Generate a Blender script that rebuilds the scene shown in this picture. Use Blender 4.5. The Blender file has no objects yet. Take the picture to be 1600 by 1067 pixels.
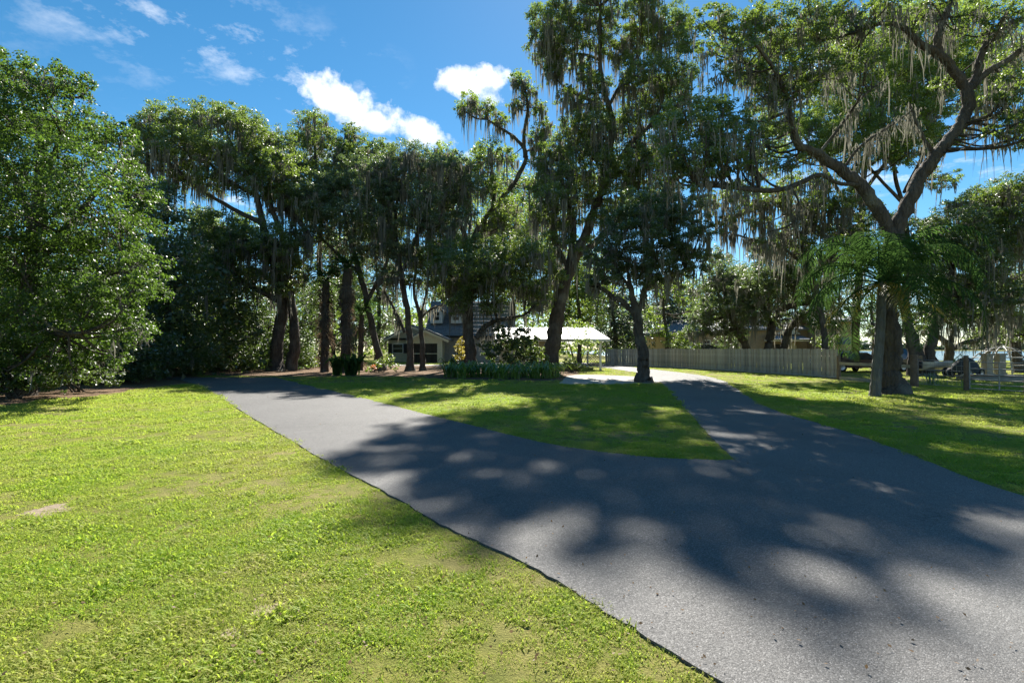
import bpy, math, random
import numpy as np
from mathutils import Vector

# ------------------------------------------------------------------ camera, sky, sun, exposure
scene = bpy.context.scene
COL = scene.collection
F, HZ, CAMH = 800.0, 545.0, 1.6          # focal length in photo pixels, horizon row, eye height
cam_d = bpy.data.cameras.new('camera'); cam = bpy.data.objects.new('camera', cam_d); COL.objects.link(cam)
cam_d.lens = 18.0; cam_d.sensor_width = 36.0; cam_d.clip_start = 0.05; cam_d.clip_end = 5000
cam.location = (0, 0, CAMH)
cam.rotation_euler = (math.radians(90) + math.atan((HZ - 533.5) / F), 0, 0)
scene.camera = cam
SUN_EL, SUN_AZ = 41.6, 7.8               # degrees; azimuth to the right of the view axis (+Y)
EXPOSURE = 1.62
scene.view_settings.view_transform = 'Standard'
scene.view_settings.look = 'None'
scene.view_settings.exposure = EXPOSURE
scene.view_settings.gamma = 1.0
scene.view_settings.use_curve_mapping = False
scene.cycles.max_bounces = 8
scene.cycles.diffuse_bounces = 4
scene.cycles.glossy_bounces = 2
scene.cycles.transmission_bounces = 5
scene.cycles.transparent_max_bounces = 6
scene.cycles.caustics_reflective = False
scene.cycles.caustics_refractive = False
scene.cycles.sample_clamp_indirect = 6.0
scene.cycles.use_denoising = True

sun_d = bpy.data.lights.new('sun', 'SUN'); sun = bpy.data.objects.new('sun', sun_d); COL.objects.link(sun)
sun_d.energy = 4.5; sun_d.angle = math.radians(0.53); sun_d.color = (1.0, 0.95, 0.86)
el, az = math.radians(SUN_EL), math.radians(SUN_AZ)
SDIR = Vector((math.sin(az) * math.cos(el), math.cos(az) * math.cos(el), math.sin(el)))
sun.rotation_euler = (-SDIR).to_track_quat('-Z', 'Y').to_euler()
sun.location = SDIR * 200

world = bpy.data.worlds.new('World'); scene.world = world; world.use_nodes = True


class NT:
    """tiny node-tree helper"""
    def __init__(self, tree):
        self.t = tree; self.t.nodes.clear()

    def n(self, typ, ins=None, **kw):
        nd = self.t.nodes.new(typ)
        for k, v in kw.items(): setattr(nd, k, v)
        for k, v in (ins or {}).items():
            s = nd.inputs[k]
            if hasattr(v, 'is_output') or hasattr(v, 'links'): self.t.links.new(v, s)
            else: s.default_value = v
        return nd

    def math(self, op, a, b=0.0, clamp=False, c=0.0):
        return self.n('ShaderNodeMath', {0: a, 1: b, 2: c}, operation=op, use_clamp=clamp).outputs[0]

    def vmath(self, op, a, b=(0, 0, 0)):
        nd = self.n('ShaderNodeVectorMath', {0: a, 1: b}, operation=op)
        return nd.outputs['Value'] if op in ('DOT_PRODUCT', 'LENGTH') else nd.outputs[0]

    def ramp(self, fac, stops, interp='LINEAR'):
        nd = self.n('ShaderNodeValToRGB', {0: fac}); cr = nd.color_ramp; cr.interpolation = interp
        while len(cr.elements) < len(stops): cr.elements.new(0.5)
        for e, (p, c) in zip(cr.elements, stops):
            e.position = p; e.color = (*c, 1) if len(c) == 3 else c
        return nd.outputs[0]

    def noise(self, vec, scale, detail=4, rough=0.55, out=0):
        nd = self.n('ShaderNodeTexNoise', {'Scale': scale, 'Detail': detail, 'Roughness': rough})
        if vec is not None: self.t.links.new(vec, nd.inputs['Vector'])
        return nd.outputs[out]

    def mix(self, fac, a, b, blend='MIX'):
        nd = self.n('ShaderNodeMix', data_type='RGBA', blend_type=blend)
        for s, v in ((nd.inputs[0], fac), (nd.inputs[6], a), (nd.inputs[7], b)):
            if hasattr(v, 'links'): self.t.links.new(v, s)
            else: s.default_value = (*v, 1) if isinstance(v, tuple) and len(v) == 3 else v
        return nd.outputs[2]

    def map(self, v, a, b, c, d):
        return self.n('ShaderNodeMapRange', {0: v, 1: a, 2: b, 3: c, 4: d}).outputs[0]


def build_world():
    t = NT(world.node_tree)
    sky = t.n('ShaderNodeTexSky', sky_type='NISHITA', sun_disc=False, sun_elevation=el, sun_rotation=az,
              air_density=0.85, dust_density=0.05, ozone_density=2.0, altitude=0.0)
    skyc = t.n('ShaderNodeHueSaturation', {'Hue': 0.488, 'Saturation': 1.3, 'Value': 1.0, 'Color': sky.outputs[0]}).outputs[0]
    d = t.n('ShaderNodeTexCoord').outputs['Generated']
    warp = t.noise(d, 7.0, 8, 0.62, 0)
    warp2 = t.noise(d, 26.0, 6, 0.6, 0)
    wob = t.math('ADD', t.math('MULTIPLY', t.math('SUBTRACT', warp, 0.5), 2.9), t.math('MULTIPLY', t.math('SUBTRACT', warp2, 0.5), 1.5))
    rng = random.Random(5)

    def direction(px, py):
        v = Vector(((px - 800) / F, 1.0, (HZ - py) / F)); return v.normalized()
    clouds = [(722, 122, 60, 27, 0), (535, 158, 52, 30, .4), (660, 205, 72, 24, .35), (592, 190, 40, 18, .3)]
    clouds = [(direction(a, b), c / F, e / F, r) for a, b, c, e, r in clouds]
    for i in range(9):                                    # the same scattered fair-weather cloud all round the sky
        a = math.radians(75 + i * 27 + rng.uniform(-8, 8)); e = math.radians(rng.uniform(14, 34))
        v = Vector((math.sin(a) * math.cos(e), math.cos(a) * math.cos(e), math.sin(e)))
        clouds.append((v, rng.uniform(.07, .14), rng.uniform(.035, .06), rng.uniform(-.2, .3)))
    dens = None
    for c, w, h, r in clouds:
        R0 = Vector((c.y, -c.x, 0)).normalized(); U0 = R0.cross(c)
        R = R0 * math.cos(r) - U0 * math.sin(r); U = R0 * math.sin(r) + U0 * math.cos(r)
        a = t.vmath('DOT_PRODUCT', d, tuple(R / w)); b = t.vmath('DOT_PRODUCT', d, tuple(U / h))
        q = t.math('SQRT', t.math('ADD', t.math('MULTIPLY', a, a), t.math('MULTIPLY', b, b)))
        q = t.math('ADD', q, t.math('MULTIPLY', t.math('LESS_THAN', t.vmath('DOT_PRODUCT', d, tuple(c)), 0.3), 50.0))
        k = t.math('SUBTRACT', 1.0, q)
        dens = k if dens is None else t.math('MAXIMUM', dens, k)
    dens = t.map(t.math('ADD', dens, wob), 0.0, 0.5, 0.0, 1.0)
    # thin high wisps over the whole sky
    sep = t.n('ShaderNodeSeparateXYZ', {0: d})
    zz = t.math('ADD', t.math('MAXIMUM', sep.outputs[2], 0.0), 0.12)
    pl = t.n('ShaderNodeCombineXYZ', {0: t.math('DIVIDE', sep.outputs[0], zz), 1: t.math('DIVIDE', sep.outputs[1], zz), 2: 3.0}).outputs[0]
    big = t.noise(pl, 0.62, 2, 0.5)
    fine = t.noise(pl, 6.0, 6, 0.65)
    wis = t.math('MULTIPLY', t.map(big, 0.50, 0.64, 0, 1), t.map(fine, 0.52, 0.72, 0, 1))
    wis = t.math('MULTIPLY', wis, 0.8)
    den = t.math('MAXIMUM', dens, wis, True)
    cl = t.mix(t.map(warp2, 0.3, 0.7, 0, 1), (7.0, 7.6, 8.4), (10.5, 10.5, 10.5))
    col = t.mix(den, skyc, cl)
    bg = t.n('ShaderNodeBackground', {0: col, 1: 0.050})
    out = t.n('ShaderNodeOutputWorld'); t.t.links.new(bg.outputs[0], out.inputs[0])


build_world()

# ------------------------------------------------------------------ helpers
rs = np.random.RandomState(11)
rnd = random.Random(7)
TRI = {}


def P(px, py, Y): return Vector(((px - 800) / F * Y, Y, CAMH + (HZ - py) / F * Y))
def G(px, py): Y = CAMH * F / (py - HZ); return Vector(((px - 800) / F * Y, Y, 0.0))


def mesh_np(name, V, faces, mat, parent=None, origin=(0, 0, 0), smooth=False):
    """faces: list of (M,k) int arrays"""
    me = bpy.data.meshes.new(name)
    V = np.asarray(V, np.float32) - np.asarray(origin, np.float32)
    if not isinstance(faces, list): faces = [faces]
    faces = [np.asarray(f, np.int32) for f in faces if len(f)]
    me.vertices.add(len(V)); me.vertices.foreach_set('co', V.ravel())
    idx = np.concatenate([f.ravel() for f in faces]); tot = np.concatenate([np.full(len(f), f.shape[1], np.int32) for f in faces])
    start = np.concatenate([[0], np.cumsum(tot)[:-1]]).astype(np.int32)
    me.loops.add(len(idx)); me.loops.foreach_set('vertex_index', idx)
    me.polygons.add(len(tot)); me.polygons.foreach_set('loop_start', start); me.polygons.foreach_set('loop_total', tot)
    me.polygons.foreach_set('use_smooth', np.full(len(tot), bool(smooth)))
    me.update(calc_edges=True)
    if mat: me.materials.append(mat)
    o = bpy.data.objects.new(name, me); COL.objects.link(o)
    if parent: o.parent = parent
    else: o.location = origin
    TRI[name] = TRI.get(name, 0) + int((tot - 2).sum())
    return o


class MB:
    """collects simple shapes into one mesh"""
    def __init__(self): self.V = []; self.F = {}; self.n = 0
    def add(self, V, faces):
        for f in faces: self.F.setdefault(len(f), []).append([i + self.n for i in f])
        self.V.extend([tuple(v) for v in V]); self.n += len(V); return self
    def box(self, x0, x1, y0, y1, z0, z1):
        return self.add([(x, y, z) for z in (z0, z1) for y in (y0, y1) for x in (x0, x1)],
                        [(0, 2, 3, 1), (4, 5, 7, 6), (0, 1, 5, 4), (2, 6, 7, 3), (0, 4, 6, 2), (1, 3, 7, 5)])
    def prism(self, poly, y0, y1):          # outline in x,z pulled along y
        n = len(poly)
        V = [(x, y0, z) for x, z in poly] + [(x, y1, z) for x, z in poly]
        return self.add(V, [tuple(range(n)), tuple(range(2 * n - 1, n - 1, -1))] + [(i, i + n, (i + 1) % n + n, (i + 1) % n) for i in range(n)])
    def slab(self, quad, t):                # 4 points + thickness along the normal
        a, b, c, d = [Vector(q) for q in quad]; nrm = (b - a).cross(d - a).normalized() * t
        V = [a, b, c, d, a - nrm, b - nrm, c - nrm, d - nrm]
        return self.add(V, [(0, 1, 2, 3), (7, 6, 5, 4), (0, 4, 5, 1), (1, 5, 6, 2), (2, 6, 7, 3), (3, 7, 4, 0)])
    def tube(self, pts, rad, k=8):
        V, Fq = tube(pts, rad, k); return self.add(V, [tuple(f) for f in Fq.tolist()])
    def build(self, name, mat, parent=None, origin=(0, 0, 0), smooth=False):
        return mesh_np(name, np.array(self.V), [np.array(f) for f in self.F.values()], mat, parent, origin, smooth)


def tube(pts, rad, k=8, cap=True):
    pts = np.array([tuple(p) for p in pts], float); n = len(pts)
    rad = np.broadcast_to(np.asarray(rad, float), (n,))
    T = np.gradient(pts, axis=0); T /= np.linalg.norm(T, axis=1)[:, None] + 1e-9
    ref = np.array([0, 0, 1.0]) if abs(T[:, 2]).mean() < 0.8 else np.array([1.0, 0, 0])
    A = np.cross(T, ref); A /= np.linalg.norm(A, axis=1)[:, None] + 1e-9
    B = np.cross(T, A)
    ang = np.linspace(0, 2 * np.pi, k, endpoint=False)
    V = pts[:, None] + rad[:, None, None] * (np.cos(ang)[None, :, None] * A[:, None] + np.sin(ang)[None, :, None] * B[:, None])
    V = V.reshape(-1, 3)
    i = np.arange(n - 1)[:, None] * k; j = np.arange(k)[None]; j2 = (j + 1) % k
    Q = np.stack([i + j, i + j2, i + k + j2, i + k + j], -1).reshape(-1, 4)
    return V, Q


def spline(pts, per=6):
    """Catmull-Rom through points (any dimension)"""
    p = np.array(pts, float)
    if len(p) < 3:
        t = np.linspace(0, 1, per + 1)[:, None]; return p[0] * (1 - t) + p[-1] * t
    q = np.vstack([2 * p[0] - p[1], p, 2 * p[-1] - p[-2]]); out = []
    for i in range(1, len(q) - 2):
        t = np.linspace(0, 1, per, endpoint=False)[:, None]
        a, b, c, d = q[i - 1], q[i], q[i + 1], q[i + 2]
        out.append(0.5 * (2 * b + (c - a) * t + (2 * a - 5 * b + 4 * c - d) * t ** 2 + (3 * b - a - 3 * c + d) * t ** 3))
    return np.vstack(out + [p[-1:]])


def empty(name, loc, label, cat, group=None, rz=0):
    o = bpy.data.objects.new(name, None); COL.objects.link(o); o.location = loc; o.rotation_euler.z = rz
    o.empty_display_size = 0.3
    return tag(o, label, cat, group)


def tag(o, label, cat, group=None, kind=None):
    if label: o['label'] = label
    if cat: o['category'] = cat
    if group: o['group'] = group
    if kind: o['kind'] = kind
    return o


def inside(poly, X, Y):
    poly = np.asarray(poly, float); res = np.zeros(len(X), bool)
    x0, y0 = poly[:, 0], poly[:, 1]; x1, y1 = np.roll(x0, -1), np.roll(y0, -1)
    for a, b, c, d in zip(x0, y0, x1, y1):
        m = ((b > Y) != (d > Y)); 
        with np.errstate(divide='ignore', invalid='ignore'):
            res ^= m & (X < (c - a) * (Y - b) / (d - b) + a)
    return res


# ------------------------------------------------------------------ materials
def new_mat(name):
    m = bpy.data.materials.new(name); m.use_nodes = True; return m, NT(m.node_tree)


def out(t, sh, disp=None):
    o = t.n('ShaderNodeOutputMaterial'); t.t.links.new(sh, o.inputs[0])


def principled(name, col, rough=0.7, var=0.25, scale=6.0, metal=0.0, spec=0.4, bump=0.0, bscale=None, col2=None):
    m, t = new_mat(name)
    pos = t.n('ShaderNodeTexCoord').outputs['Object']
    n = t.noise(pos, scale, 6, 0.6)
    c2 = col2 or tuple(c * (1 - var) for c in col); c1 = col if col2 else tuple(min(1, c * (1 + var)) for c in col)
    c = t.mix(t.map(n, .3, .7, 0, 1), c2, c1)
    p = t.n('ShaderNodeBsdfPrincipled', {'Base Color': c, 'Roughness': rough, 'Metallic': metal, 'Specular IOR Level': spec})
    if bump:
        b = t.n('ShaderNodeBump', {'Height': t.noise(pos, bscale or scale * 4, 6, 0.65), 'Strength': bump, 'Distance': 0.05})
        t.t.links.new(b.outputs[0], p.inputs['Normal'])
    out(t, p.outputs[0]); return m


def leaf_mat(name, c1, c2, tr, gloss=0.13, rough=0.52, tmix=0.42, third=None):
    m, t = new_mat(name)
    geo = t.n('ShaderNodeNewGeometry')
    r = geo.outputs['Random Per Island']
    n = t.noise(geo.outputs['Position'], 0.8, 3, 0.5)
    f = t.math('ADD', t.math('MULTIPLY', r, 0.6), t.math('MULTIPLY', t.map(n, .3, .7, 0, 1), 0.4))
    stops = [(0.0, c1), (0.85, c2)]
    stops.append((1.0, third or c2))
    c = t.ramp(f, stops)
    tc = t.ramp(f, [(0, tuple(x * .75 for x in tr)), (0.9, tr), (1.0, tuple((a + b * 2) / 2 for a, b in zip(tr, third)) if third else tr)])
    d = t.n('ShaderNodeBsdfDiffuse', {0: c}); b = t.n('ShaderNodeBsdfTranslucent', {0: tc})
    s = t.n('ShaderNodeMixShader', {0: tmix, 1: d.outputs[0], 2: b.outputs[0]})
    g = t.n('ShaderNodeBsdfGlossy', {0: (1, 1, 1, 1), 'Roughness': rough})
    lw = t.n('ShaderNodeFresnel', {0: 1.42})
    s2 = t.n('ShaderNodeMixShader', {0: t.math('ADD', t.math('MULTIPLY', lw.outputs[0], gloss), gloss * .16, True), 1: s.outputs[0], 2: g.outputs[0]})
    out(t, s2.outputs[0]); return m


M = {}
M['oak_leaf'] = leaf_mat('oak_leaf', (.046, .078, .020), (.088, .135, .034), (.30, .43, .055))
M['lime_leaf'] = leaf_mat('lime_leaf', (.055, .095, .020), (.10, .16, .030), (.34, .48, .06), tmix=.5)
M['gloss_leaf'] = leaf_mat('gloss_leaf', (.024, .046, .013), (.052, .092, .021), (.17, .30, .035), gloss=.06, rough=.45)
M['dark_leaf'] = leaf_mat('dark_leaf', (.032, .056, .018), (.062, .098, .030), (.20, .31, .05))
M['silver_leaf'] = leaf_mat('silver_leaf', (.050, .080, .040), (.095, .135, .060), (.22, .32, .08))
M['pine_leaf'] = leaf_mat('pine_leaf', (.025, .048, .030), (.050, .080, .045), (.09, .14, .06))
M['palm_leaf'] = leaf_mat('palm_leaf', (.026, .060, .022), (.048, .095, .032), (.085, .17, .035), gloss=.0, rough=.6)
M['yellow_frond'] = leaf_mat('yellow_frond', (.18, .17, .03), (.32, .26, .04), (.5, .40, .05))
M['dry_frond'] = leaf_mat('dry_frond', (.10, .075, .05), (.19, .145, .10), (.16, .115, .07), gloss=.1, rough=.6)
M['croton_leaf'] = leaf_mat('croton_leaf', (.20, .19, .03), (.34, .30, .04), (.6, .5, .06))
M['flower'] = leaf_mat('flower', (.55, .12, .02), (.70, .22, .03), (.7, .25, .04))
M['lily_leaf'] = leaf_mat('lily_leaf', (.06, .13, .025), (.13, .22, .04), (.4, .58, .07))
M['moss'] = leaf_mat('moss', (.12, .118, .10), (.24, .235, .20), (.25, .24, .19), gloss=0.0, rough=.8, tmix=.4)
def grass_mat():
    m, t = new_mat('grass'); geo = t.n('ShaderNodeNewGeometry'); r = geo.outputs['Random Per Island']; pos = geo.outputs['Position']
    a = t.noise(pos, .35, 4, .6); b = t.noise(pos, 2.2, 4, .6)
    c = t.ramp(r, [(0, (.13, .25, .022)), (.55, (.24, .36, .032)), (.88, (.36, .40, .05)), (.95, (.42, .37, .13)), (1, (.48, .42, .22))])
    dry = t.math('ADD', t.map(a, .42, .66, 0, .72), t.map(b, .46, .7, 0, .5), True)
    c = t.mix(dry, c, (.40, .34, .13))
    tc = t.mix(.6, c, (.62, .80, .08))
    d = t.n('ShaderNodeBsdfDiffuse', {0: c}); tr = t.n('ShaderNodeBsdfTranslucent', {0: tc})
    s1 = t.n('ShaderNodeMixShader', {0: .5, 1: d.outputs[0], 2: tr.outputs[0]})
    g = t.n('ShaderNodeBsdfGlossy', {0: (1, 1, 1, 1), 'Roughness': .5})
    s2 = t.n('ShaderNodeMixShader', {0: t.math('MULTIPLY', t.n('ShaderNodeFresnel', {0: 1.42}).outputs[0], .14), 1: s1.outputs[0], 2: g.outputs[0]})
    out(t, s2.outputs[0]); return m


M['grass'] = grass_mat()
M['fallen_leaf'] = leaf_mat('fallen_leaf', (.14, .08, .04), (.28, .19, .11), (.2, .13, .07), gloss=.02, rough=.6)


def bark_mat(name, a, b):
    m, t = new_mat(name)
    pos = t.n('ShaderNodeTexCoord').outputs['Object']
    st = t.n('ShaderNodeMapping', {0: pos, 3: (1, 1, 0.22)}).outputs[0]
    v = t.n('ShaderNodeTexVoronoi', {'Vector': st, 'Scale': 9.0}, feature='DISTANCE_TO_EDGE').outputs[0]
    n = t.noise(st, 7.0, 8, 0.7); n2 = t.noise(pos, 1.1, 3, 0.5)
    c = t.mix(t.map(n, .3, .72, 0, 1), a, b)
    c = t.mix(t.map(n2, .52, .7, 0, .6), c, (.19, .19, .16))
    p = t.n('ShaderNodeBsdfPrincipled', {'Base Color': c, 'Roughness': .92, 'Specular IOR Level': .2})
    h = t.math('ADD', t.math('MULTIPLY', n, 0.6), t.map(v, 0, .25, 0, .6))
    bp = t.n('ShaderNodeBump', {'Height': h, 'Strength': .9, 'Distance': .06}); t.t.links.new(bp.outputs[0], p.inputs['Normal'])
    out(t, p.outputs[0]); return m


M['bark'] = bark_mat('bark', (.045, .037, .030), (.125, .105, .088))
M['palm_bark'] = bark_mat('palm_bark', (.085, .085, .078), (.19, .185, .17))


def ground_mat():
    m, t = new_mat('lawn')
    pos = t.n('ShaderNodeNewGeometry').outputs['Position']
    a = t.noise(pos, .45, 5, .6); b = t.noise(pos, 3.5, 6, .65); f = t.noise(pos, 60, 4, .7)
    c = t.mix(t.map(b, .35, .68, 0, 1), (.155, .175, .04), (.29, .275, .075))
    c = t.mix(t.map(a, .46, .68, 0, .8), c, (.33, .27, .13))
    c = t.mix(t.map(f, .35, .75, 0, .4), c, (.07, .07, .02))
    p = t.n('ShaderNodeBsdfPrincipled', {'Base Color': c, 'Roughness': .95, 'Specular IOR Level': .1})
    bp = t.n('ShaderNodeBump', {'Height': t.math('ADD', f, b), 'Strength': .8, 'Distance': .05}); t.t.links.new(bp.outputs[0], p.inputs['Normal'])
    out(t, p.outputs[0]); return m


def asphalt_mat(name, base, seed):
    m, t = new_mat(name)
    pos = t.vmath('ADD', t.n('ShaderNodeNewGeometry').outputs['Position'], (seed, seed * 2, 0))
    vo = t.n('ShaderNodeTexVoronoi', {'Vector': pos, 'Scale': 150.0})
    st = t.n('ShaderNodeSeparateColor', {0: vo.outputs['Color']}).outputs[0]
    big = t.noise(pos, .35, 5, .6); mid = t.noise(pos, 4.0, 5, .65)
    c = t.ramp(st, [(0, tuple(x * .6 for x in base)), (.55, base), (.88, tuple(x * 1.25 for x in base)), (1.0, tuple(min(.6, x * 2.2) for x in base))])
    c = t.mix(t.map(big, .35, .7, 0, .6), c, tuple(x * .66 for x in base))
    c = t.mix(t.map(mid, .55, .8, 0, .3), c, (.19, .185, .175))
    crack = t.n('ShaderNodeTexVoronoi', {'Vector': t.vmath('ADD', pos, t.noise(pos, 1.5, 4, .6, 1)), 'Scale': .33}, feature='DISTANCE_TO_EDGE').outputs[0]
    c = t.mix(t.math('MULTIPLY', t.map(crack, 0, .006, .75, 0), t.map(big, .45, .6, 0, 1)), c, (.04, .04, .04))
    p = t.n('ShaderNodeBsdfPrincipled', {'Base Color': c, 'Roughness': t.map(st, 0, 1, .92, .66), 'Specular IOR Level': .3})
    h = t.math('ADD', t.map(vo.outputs['Distance'], 0, .8, .5, 0), t.math('MULTIPLY', t.noise(pos, 30, 3, .6), .5))
    bp = t.n('ShaderNodeBump', {'Height': h, 'Strength': .55, 'Distance': .008}); t.t.links.new(bp.outputs[0], p.inputs['Normal'])
    out(t, p.outputs[0]); return m


def water_mat():
    m, t = new_mat('lake_water')
    pos = t.n('ShaderNodeNewGeometry').outputs['Position']
    p = t.n('ShaderNodeBsdfPrincipled', {'Base Color': (.03, .07, .12, 1), 'Roughness': .12, 'IOR': 1.33})
    w = t.noise(t.n('ShaderNodeMapping', {0: pos, 3: (.5, 1.4, 1)}).outputs[0], 1.2, 4, .6)
    bp = t.n('ShaderNodeBump', {'Height': w, 'Strength': .9, 'Distance': .35}); t.t.links.new(bp.outputs[0], p.inputs['Normal'])
    out(t, p.outputs[0]); return m


M['lawn'] = ground_mat()
M['asphalt'] = asphalt_mat('asphalt', (.122, .119, .116), 0)
M['asphalt_b'] = asphalt_mat('asphalt_b', (.136, .133, .129), 13)
M['water'] = water_mat()
M['soil'] = principled('soil', (.25, .20, .145), .95, .35, 22, bump=.35, bscale=60, spec=.1)
M['mulch'] = principled('mulch', (.13, .078, .05), .95, .5, 14, bump=1, bscale=40, spec=.1, col2=(.24, .17, .11))
M['paver'] = principled('paver', (.42, .38, .33), .9, .2, 9, bump=.3)
M['stucco'] = principled('stucco', (.38, .29, .21), .9, .1, 4, bump=.2, bscale=80)
M['cream'] = principled('cream', (.80, .71, .54), .8, .08, 5)
M['siding'] = principled('siding', (.62, .56, .44), .8, .1, 4)
M['graywall'] = principled('graywall', (.40, .39, .38), .8, .15, 4)
M['trim'] = principled('trim', (.72, .70, .66), .6, .05, 8)
M['shingle'] = principled('shingle', (.19, .20, .22), .85, .35, 7, bump=.6, bscale=30)
M['metal_roof'] = principled('metal_roof', (.46, .47, .49), .5, .06, 3, metal=.1)
M['fence_wood'] = principled('fence_wood', (.40, .35, .275), .9, .28, 3.2, bump=.4, bscale=40)
M['post_wood'] = principled('post_wood', (.17, .12, .085), .9, .3, 6, bump=.4)
M['galv'] = principled('galv', (.30, .30, .30), .6, .15, 6, metal=.3)
M['dark_frame'] = principled('dark_frame', (.025, .022, .02), .6, .2, 6)
M['screen'] = principled('screen', (.030, .028, .027), .5, .3, 2)
M['stone'] = principled('stone', (.27, .25, .22), .9, .2, 6, bump=.3)
M['rubber'] = principled('rubber', (.02, .02, .02), .8, .2, 9)
M['steel'] = principled('steel', (.35, .36, .38), .35, .1, 9, metal=.8)
M['car_black'] = principled('car_black', (.012, .013, .018), .18, .1, 3, spec=.6)
M['car_blue'] = principled('car_blue', (.02, .035, .08), .2, .1, 3, spec=.6)
M['boat_white'] = principled('boat_white', (.62, .62, .60), .35, .06, 3)
M['cover'] = principled('cover', (.035, .040, .045), .8, .3, 5, bump=.4)
M['red_paint'] = principled('red_paint', (.25, .03, .02), .4, .2, 6)
gm, gt = new_mat('window_glass')
gp = gt.n('ShaderNodeBsdfPrincipled', {'Base Color': (.02, .025, .03, 1), 'Roughness': .06, 'Specular IOR Level': .8}); out(gt, gp.outputs[0])
M['glass'] = gm

# ------------------------------------------------------------------ ground, lake, drives
def axis(stops):
    o = []
    for (a, b, n) in stops: o.append(np.linspace(a, b, n, endpoint=False))
    return np.concatenate(o + [[stops[-1][1]]])


gx = axis([(-1500, -120, 12), (-120, 10, 20), (10, 60, 50), (60, 400, 60), (400, 1500, 14)])
gy = axis([(-400, -10, 8), (-10, 55, 20), (55, 110, 70), (110, 560, 24), (560, 640, 30), (640, 2500, 14)])
GX, GY = np.meshgrid(gx, gy)
shore = 72 + 4 * np.sin(GX * .07) + 1.5 * np.sin(GX * .31 + 1)
a = np.clip((GY - shore) / 7, 0, 1) * np.clip((GX - 22) / 10, 0, 1) * np.clip((600 + 15 * np.sin(GX * .01) - GY) / 15, 0, 1)
GZ = -2.6 * a * a * (3 - 2 * a)
nx, ny = len(gx), len(gy)
ii = (np.arange(ny - 1)[:, None] * nx + np.arange(nx - 1)[None]).ravel()
ground = mesh_np('ground', np.stack([GX, GY, GZ], -1).reshape(-1, 3), np.stack([ii, ii + 1, ii + nx + 1, ii + nx], -1), M['lawn'], smooth=True)
tag(ground, None, None, kind='structure')
lake = MB().add([(18, 66, -.75), (1500, 66, -.75), (1500, 630, -.75), (18, 630, -.75)], [(0, 1, 2, 3)]).build('lake', M['water'])
tag(lake, None, None, kind='structure')


def sheet(name, poly, z, mat, wob=.02, per=8, smooth=True, drop=.05):
    p = spline(list(poly) + [poly[0]], per)[:-1] if smooth else np.array(poly, float)
    if wob: p = p + rs.normal(0, wob, p.shape)
    n = len(p); V = [(x, y, z) for x, y in p] + [(x, y, z - drop) for x, y in p]
    mb = MB().add(V, [tuple(range(n))] + [(i, i + n, (i + 1) % n + n, (i + 1) % n) for i in range(n)])
    o = mb.build(name, mat); tag(o, None, None, kind='structure'); return p


def gp2(l): return [tuple(G(x, y)[:2]) for x, y in l]


EL = gp2([(235, 590), (280, 594), (320, 607), (390, 650), (500, 715), (600, 768), (690, 820), (830, 885), (960, 965), (1130, 1067)]) + [(2.9, -.2), (7.5, -5), (14, -11)]
ER = gp2([(1000, 575), (1085, 585), (1130, 595), (1146, 605), (1200, 637), (1300, 668), (1400, 702), (1600, 776)]) + [(6.3, 3.4), (8.3, .6), (12, -3), (17, -8)]
SEAM = gp2([(1147, 719), (1195, 765), (1250, 830), (1330, 890), (1430, 960)]) + [(2.65, 2.1), (3.6, .8), (7.2, -2.7), (14.6, -10)]
ILB = gp2([(430, 590), (480, 602), (560, 620), (640, 641), (720, 661), (800, 681), (880, 698), (1000, 713), (1080, 718), (1147, 719)])      # island's edge on the left branch
IRB = gp2([(1147, 719), (1115, 688), (1085, 655), (1055, 622), (1040, 606), (1030, 596), (1000, 583)])                                       # island's edge on the right branch


def edge(l, per=10): return [tuple(q) for q in spline(l, per)]


seam = edge(SEAM)
seam_r = [(x - .22, y - .2) for x, y in seam]
left_poly = edge(EL) + seam[::-1] + edge(ILB)[::-1]
far_out = gp2([(1000, 575), (940, 568.5), (880, 566), (700, 565)]); far_in = gp2([(700, 568), (880, 570), (945, 575), (1000, 583)])
right_poly = edge(ER)[::-1] + edge(far_out)[1:] + edge(far_in) + edge(IRB)[::-1][1:] + seam_r[1:]
LP = sheet('driveway_left_branch', left_poly, .018, M['asphalt'], .008, smooth=False)
RP = sheet('driveway_right_branch', right_poly, .014, M['asphalt_b'], .008, smooth=False)
path_px = [(872, 600), (940, 601), (1000, 600), (1032, 597), (1024, 590), (985, 588), (930, 586), (890, 587)]
PP = sheet('garden_path', gp2(path_px), .008, M['paver'], .03)
bed_px = [(285, 586), (430, 588), (520, 588), (620, 589), (700, 592), (790, 594), (880, 594), (905, 583), (880, 572), (700, 571), (560, 570), (420, 571), (300, 573), (240, 580)]
BP = sheet('mulch_bed', gp2(bed_px), .004, M['mulch'], .06)
fl = np.array([(-34, 40), (-22, 34), (-15.5, 25), (-14.5, 20), (-14.5, 15), (-18, 13), (-40, 12), (-60, 40)])
FP = sheet('woodland_floor', fl, .003, M['mulch'], .15)
DP = sheet('house_path', gp2([(600, 571.5), (760, 571.5), (760, 569.6), (600, 569.6)]), .009, M['paver'], .0, smooth=False)
soil = []
for (px, py, rx, ry, s) in [(420, 950, .17, .10, 1), (375, 985, .13, .08, 2), (75, 798, .20, .16, 4)]:
    c = G(px, py); r0 = np.random.RandomState(s); n = 40; th = np.linspace(0, 2 * np.pi, n, endpoint=False); rx *= .8; ry *= 1.1
    k = 1 + .5 * np.interp(th, np.linspace(0, 2 * np.pi, 8), r0.uniform(-1, 1, 8)) + r0.uniform(-.22, .22, n)
    poly = np.stack([c.x + rx * k * np.cos(th), c.y + ry * k * np.sin(th)], 1)
    soil.append(sheet('bare_soil', poly, .002, M['soil'], 0, smooth=False))

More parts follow.
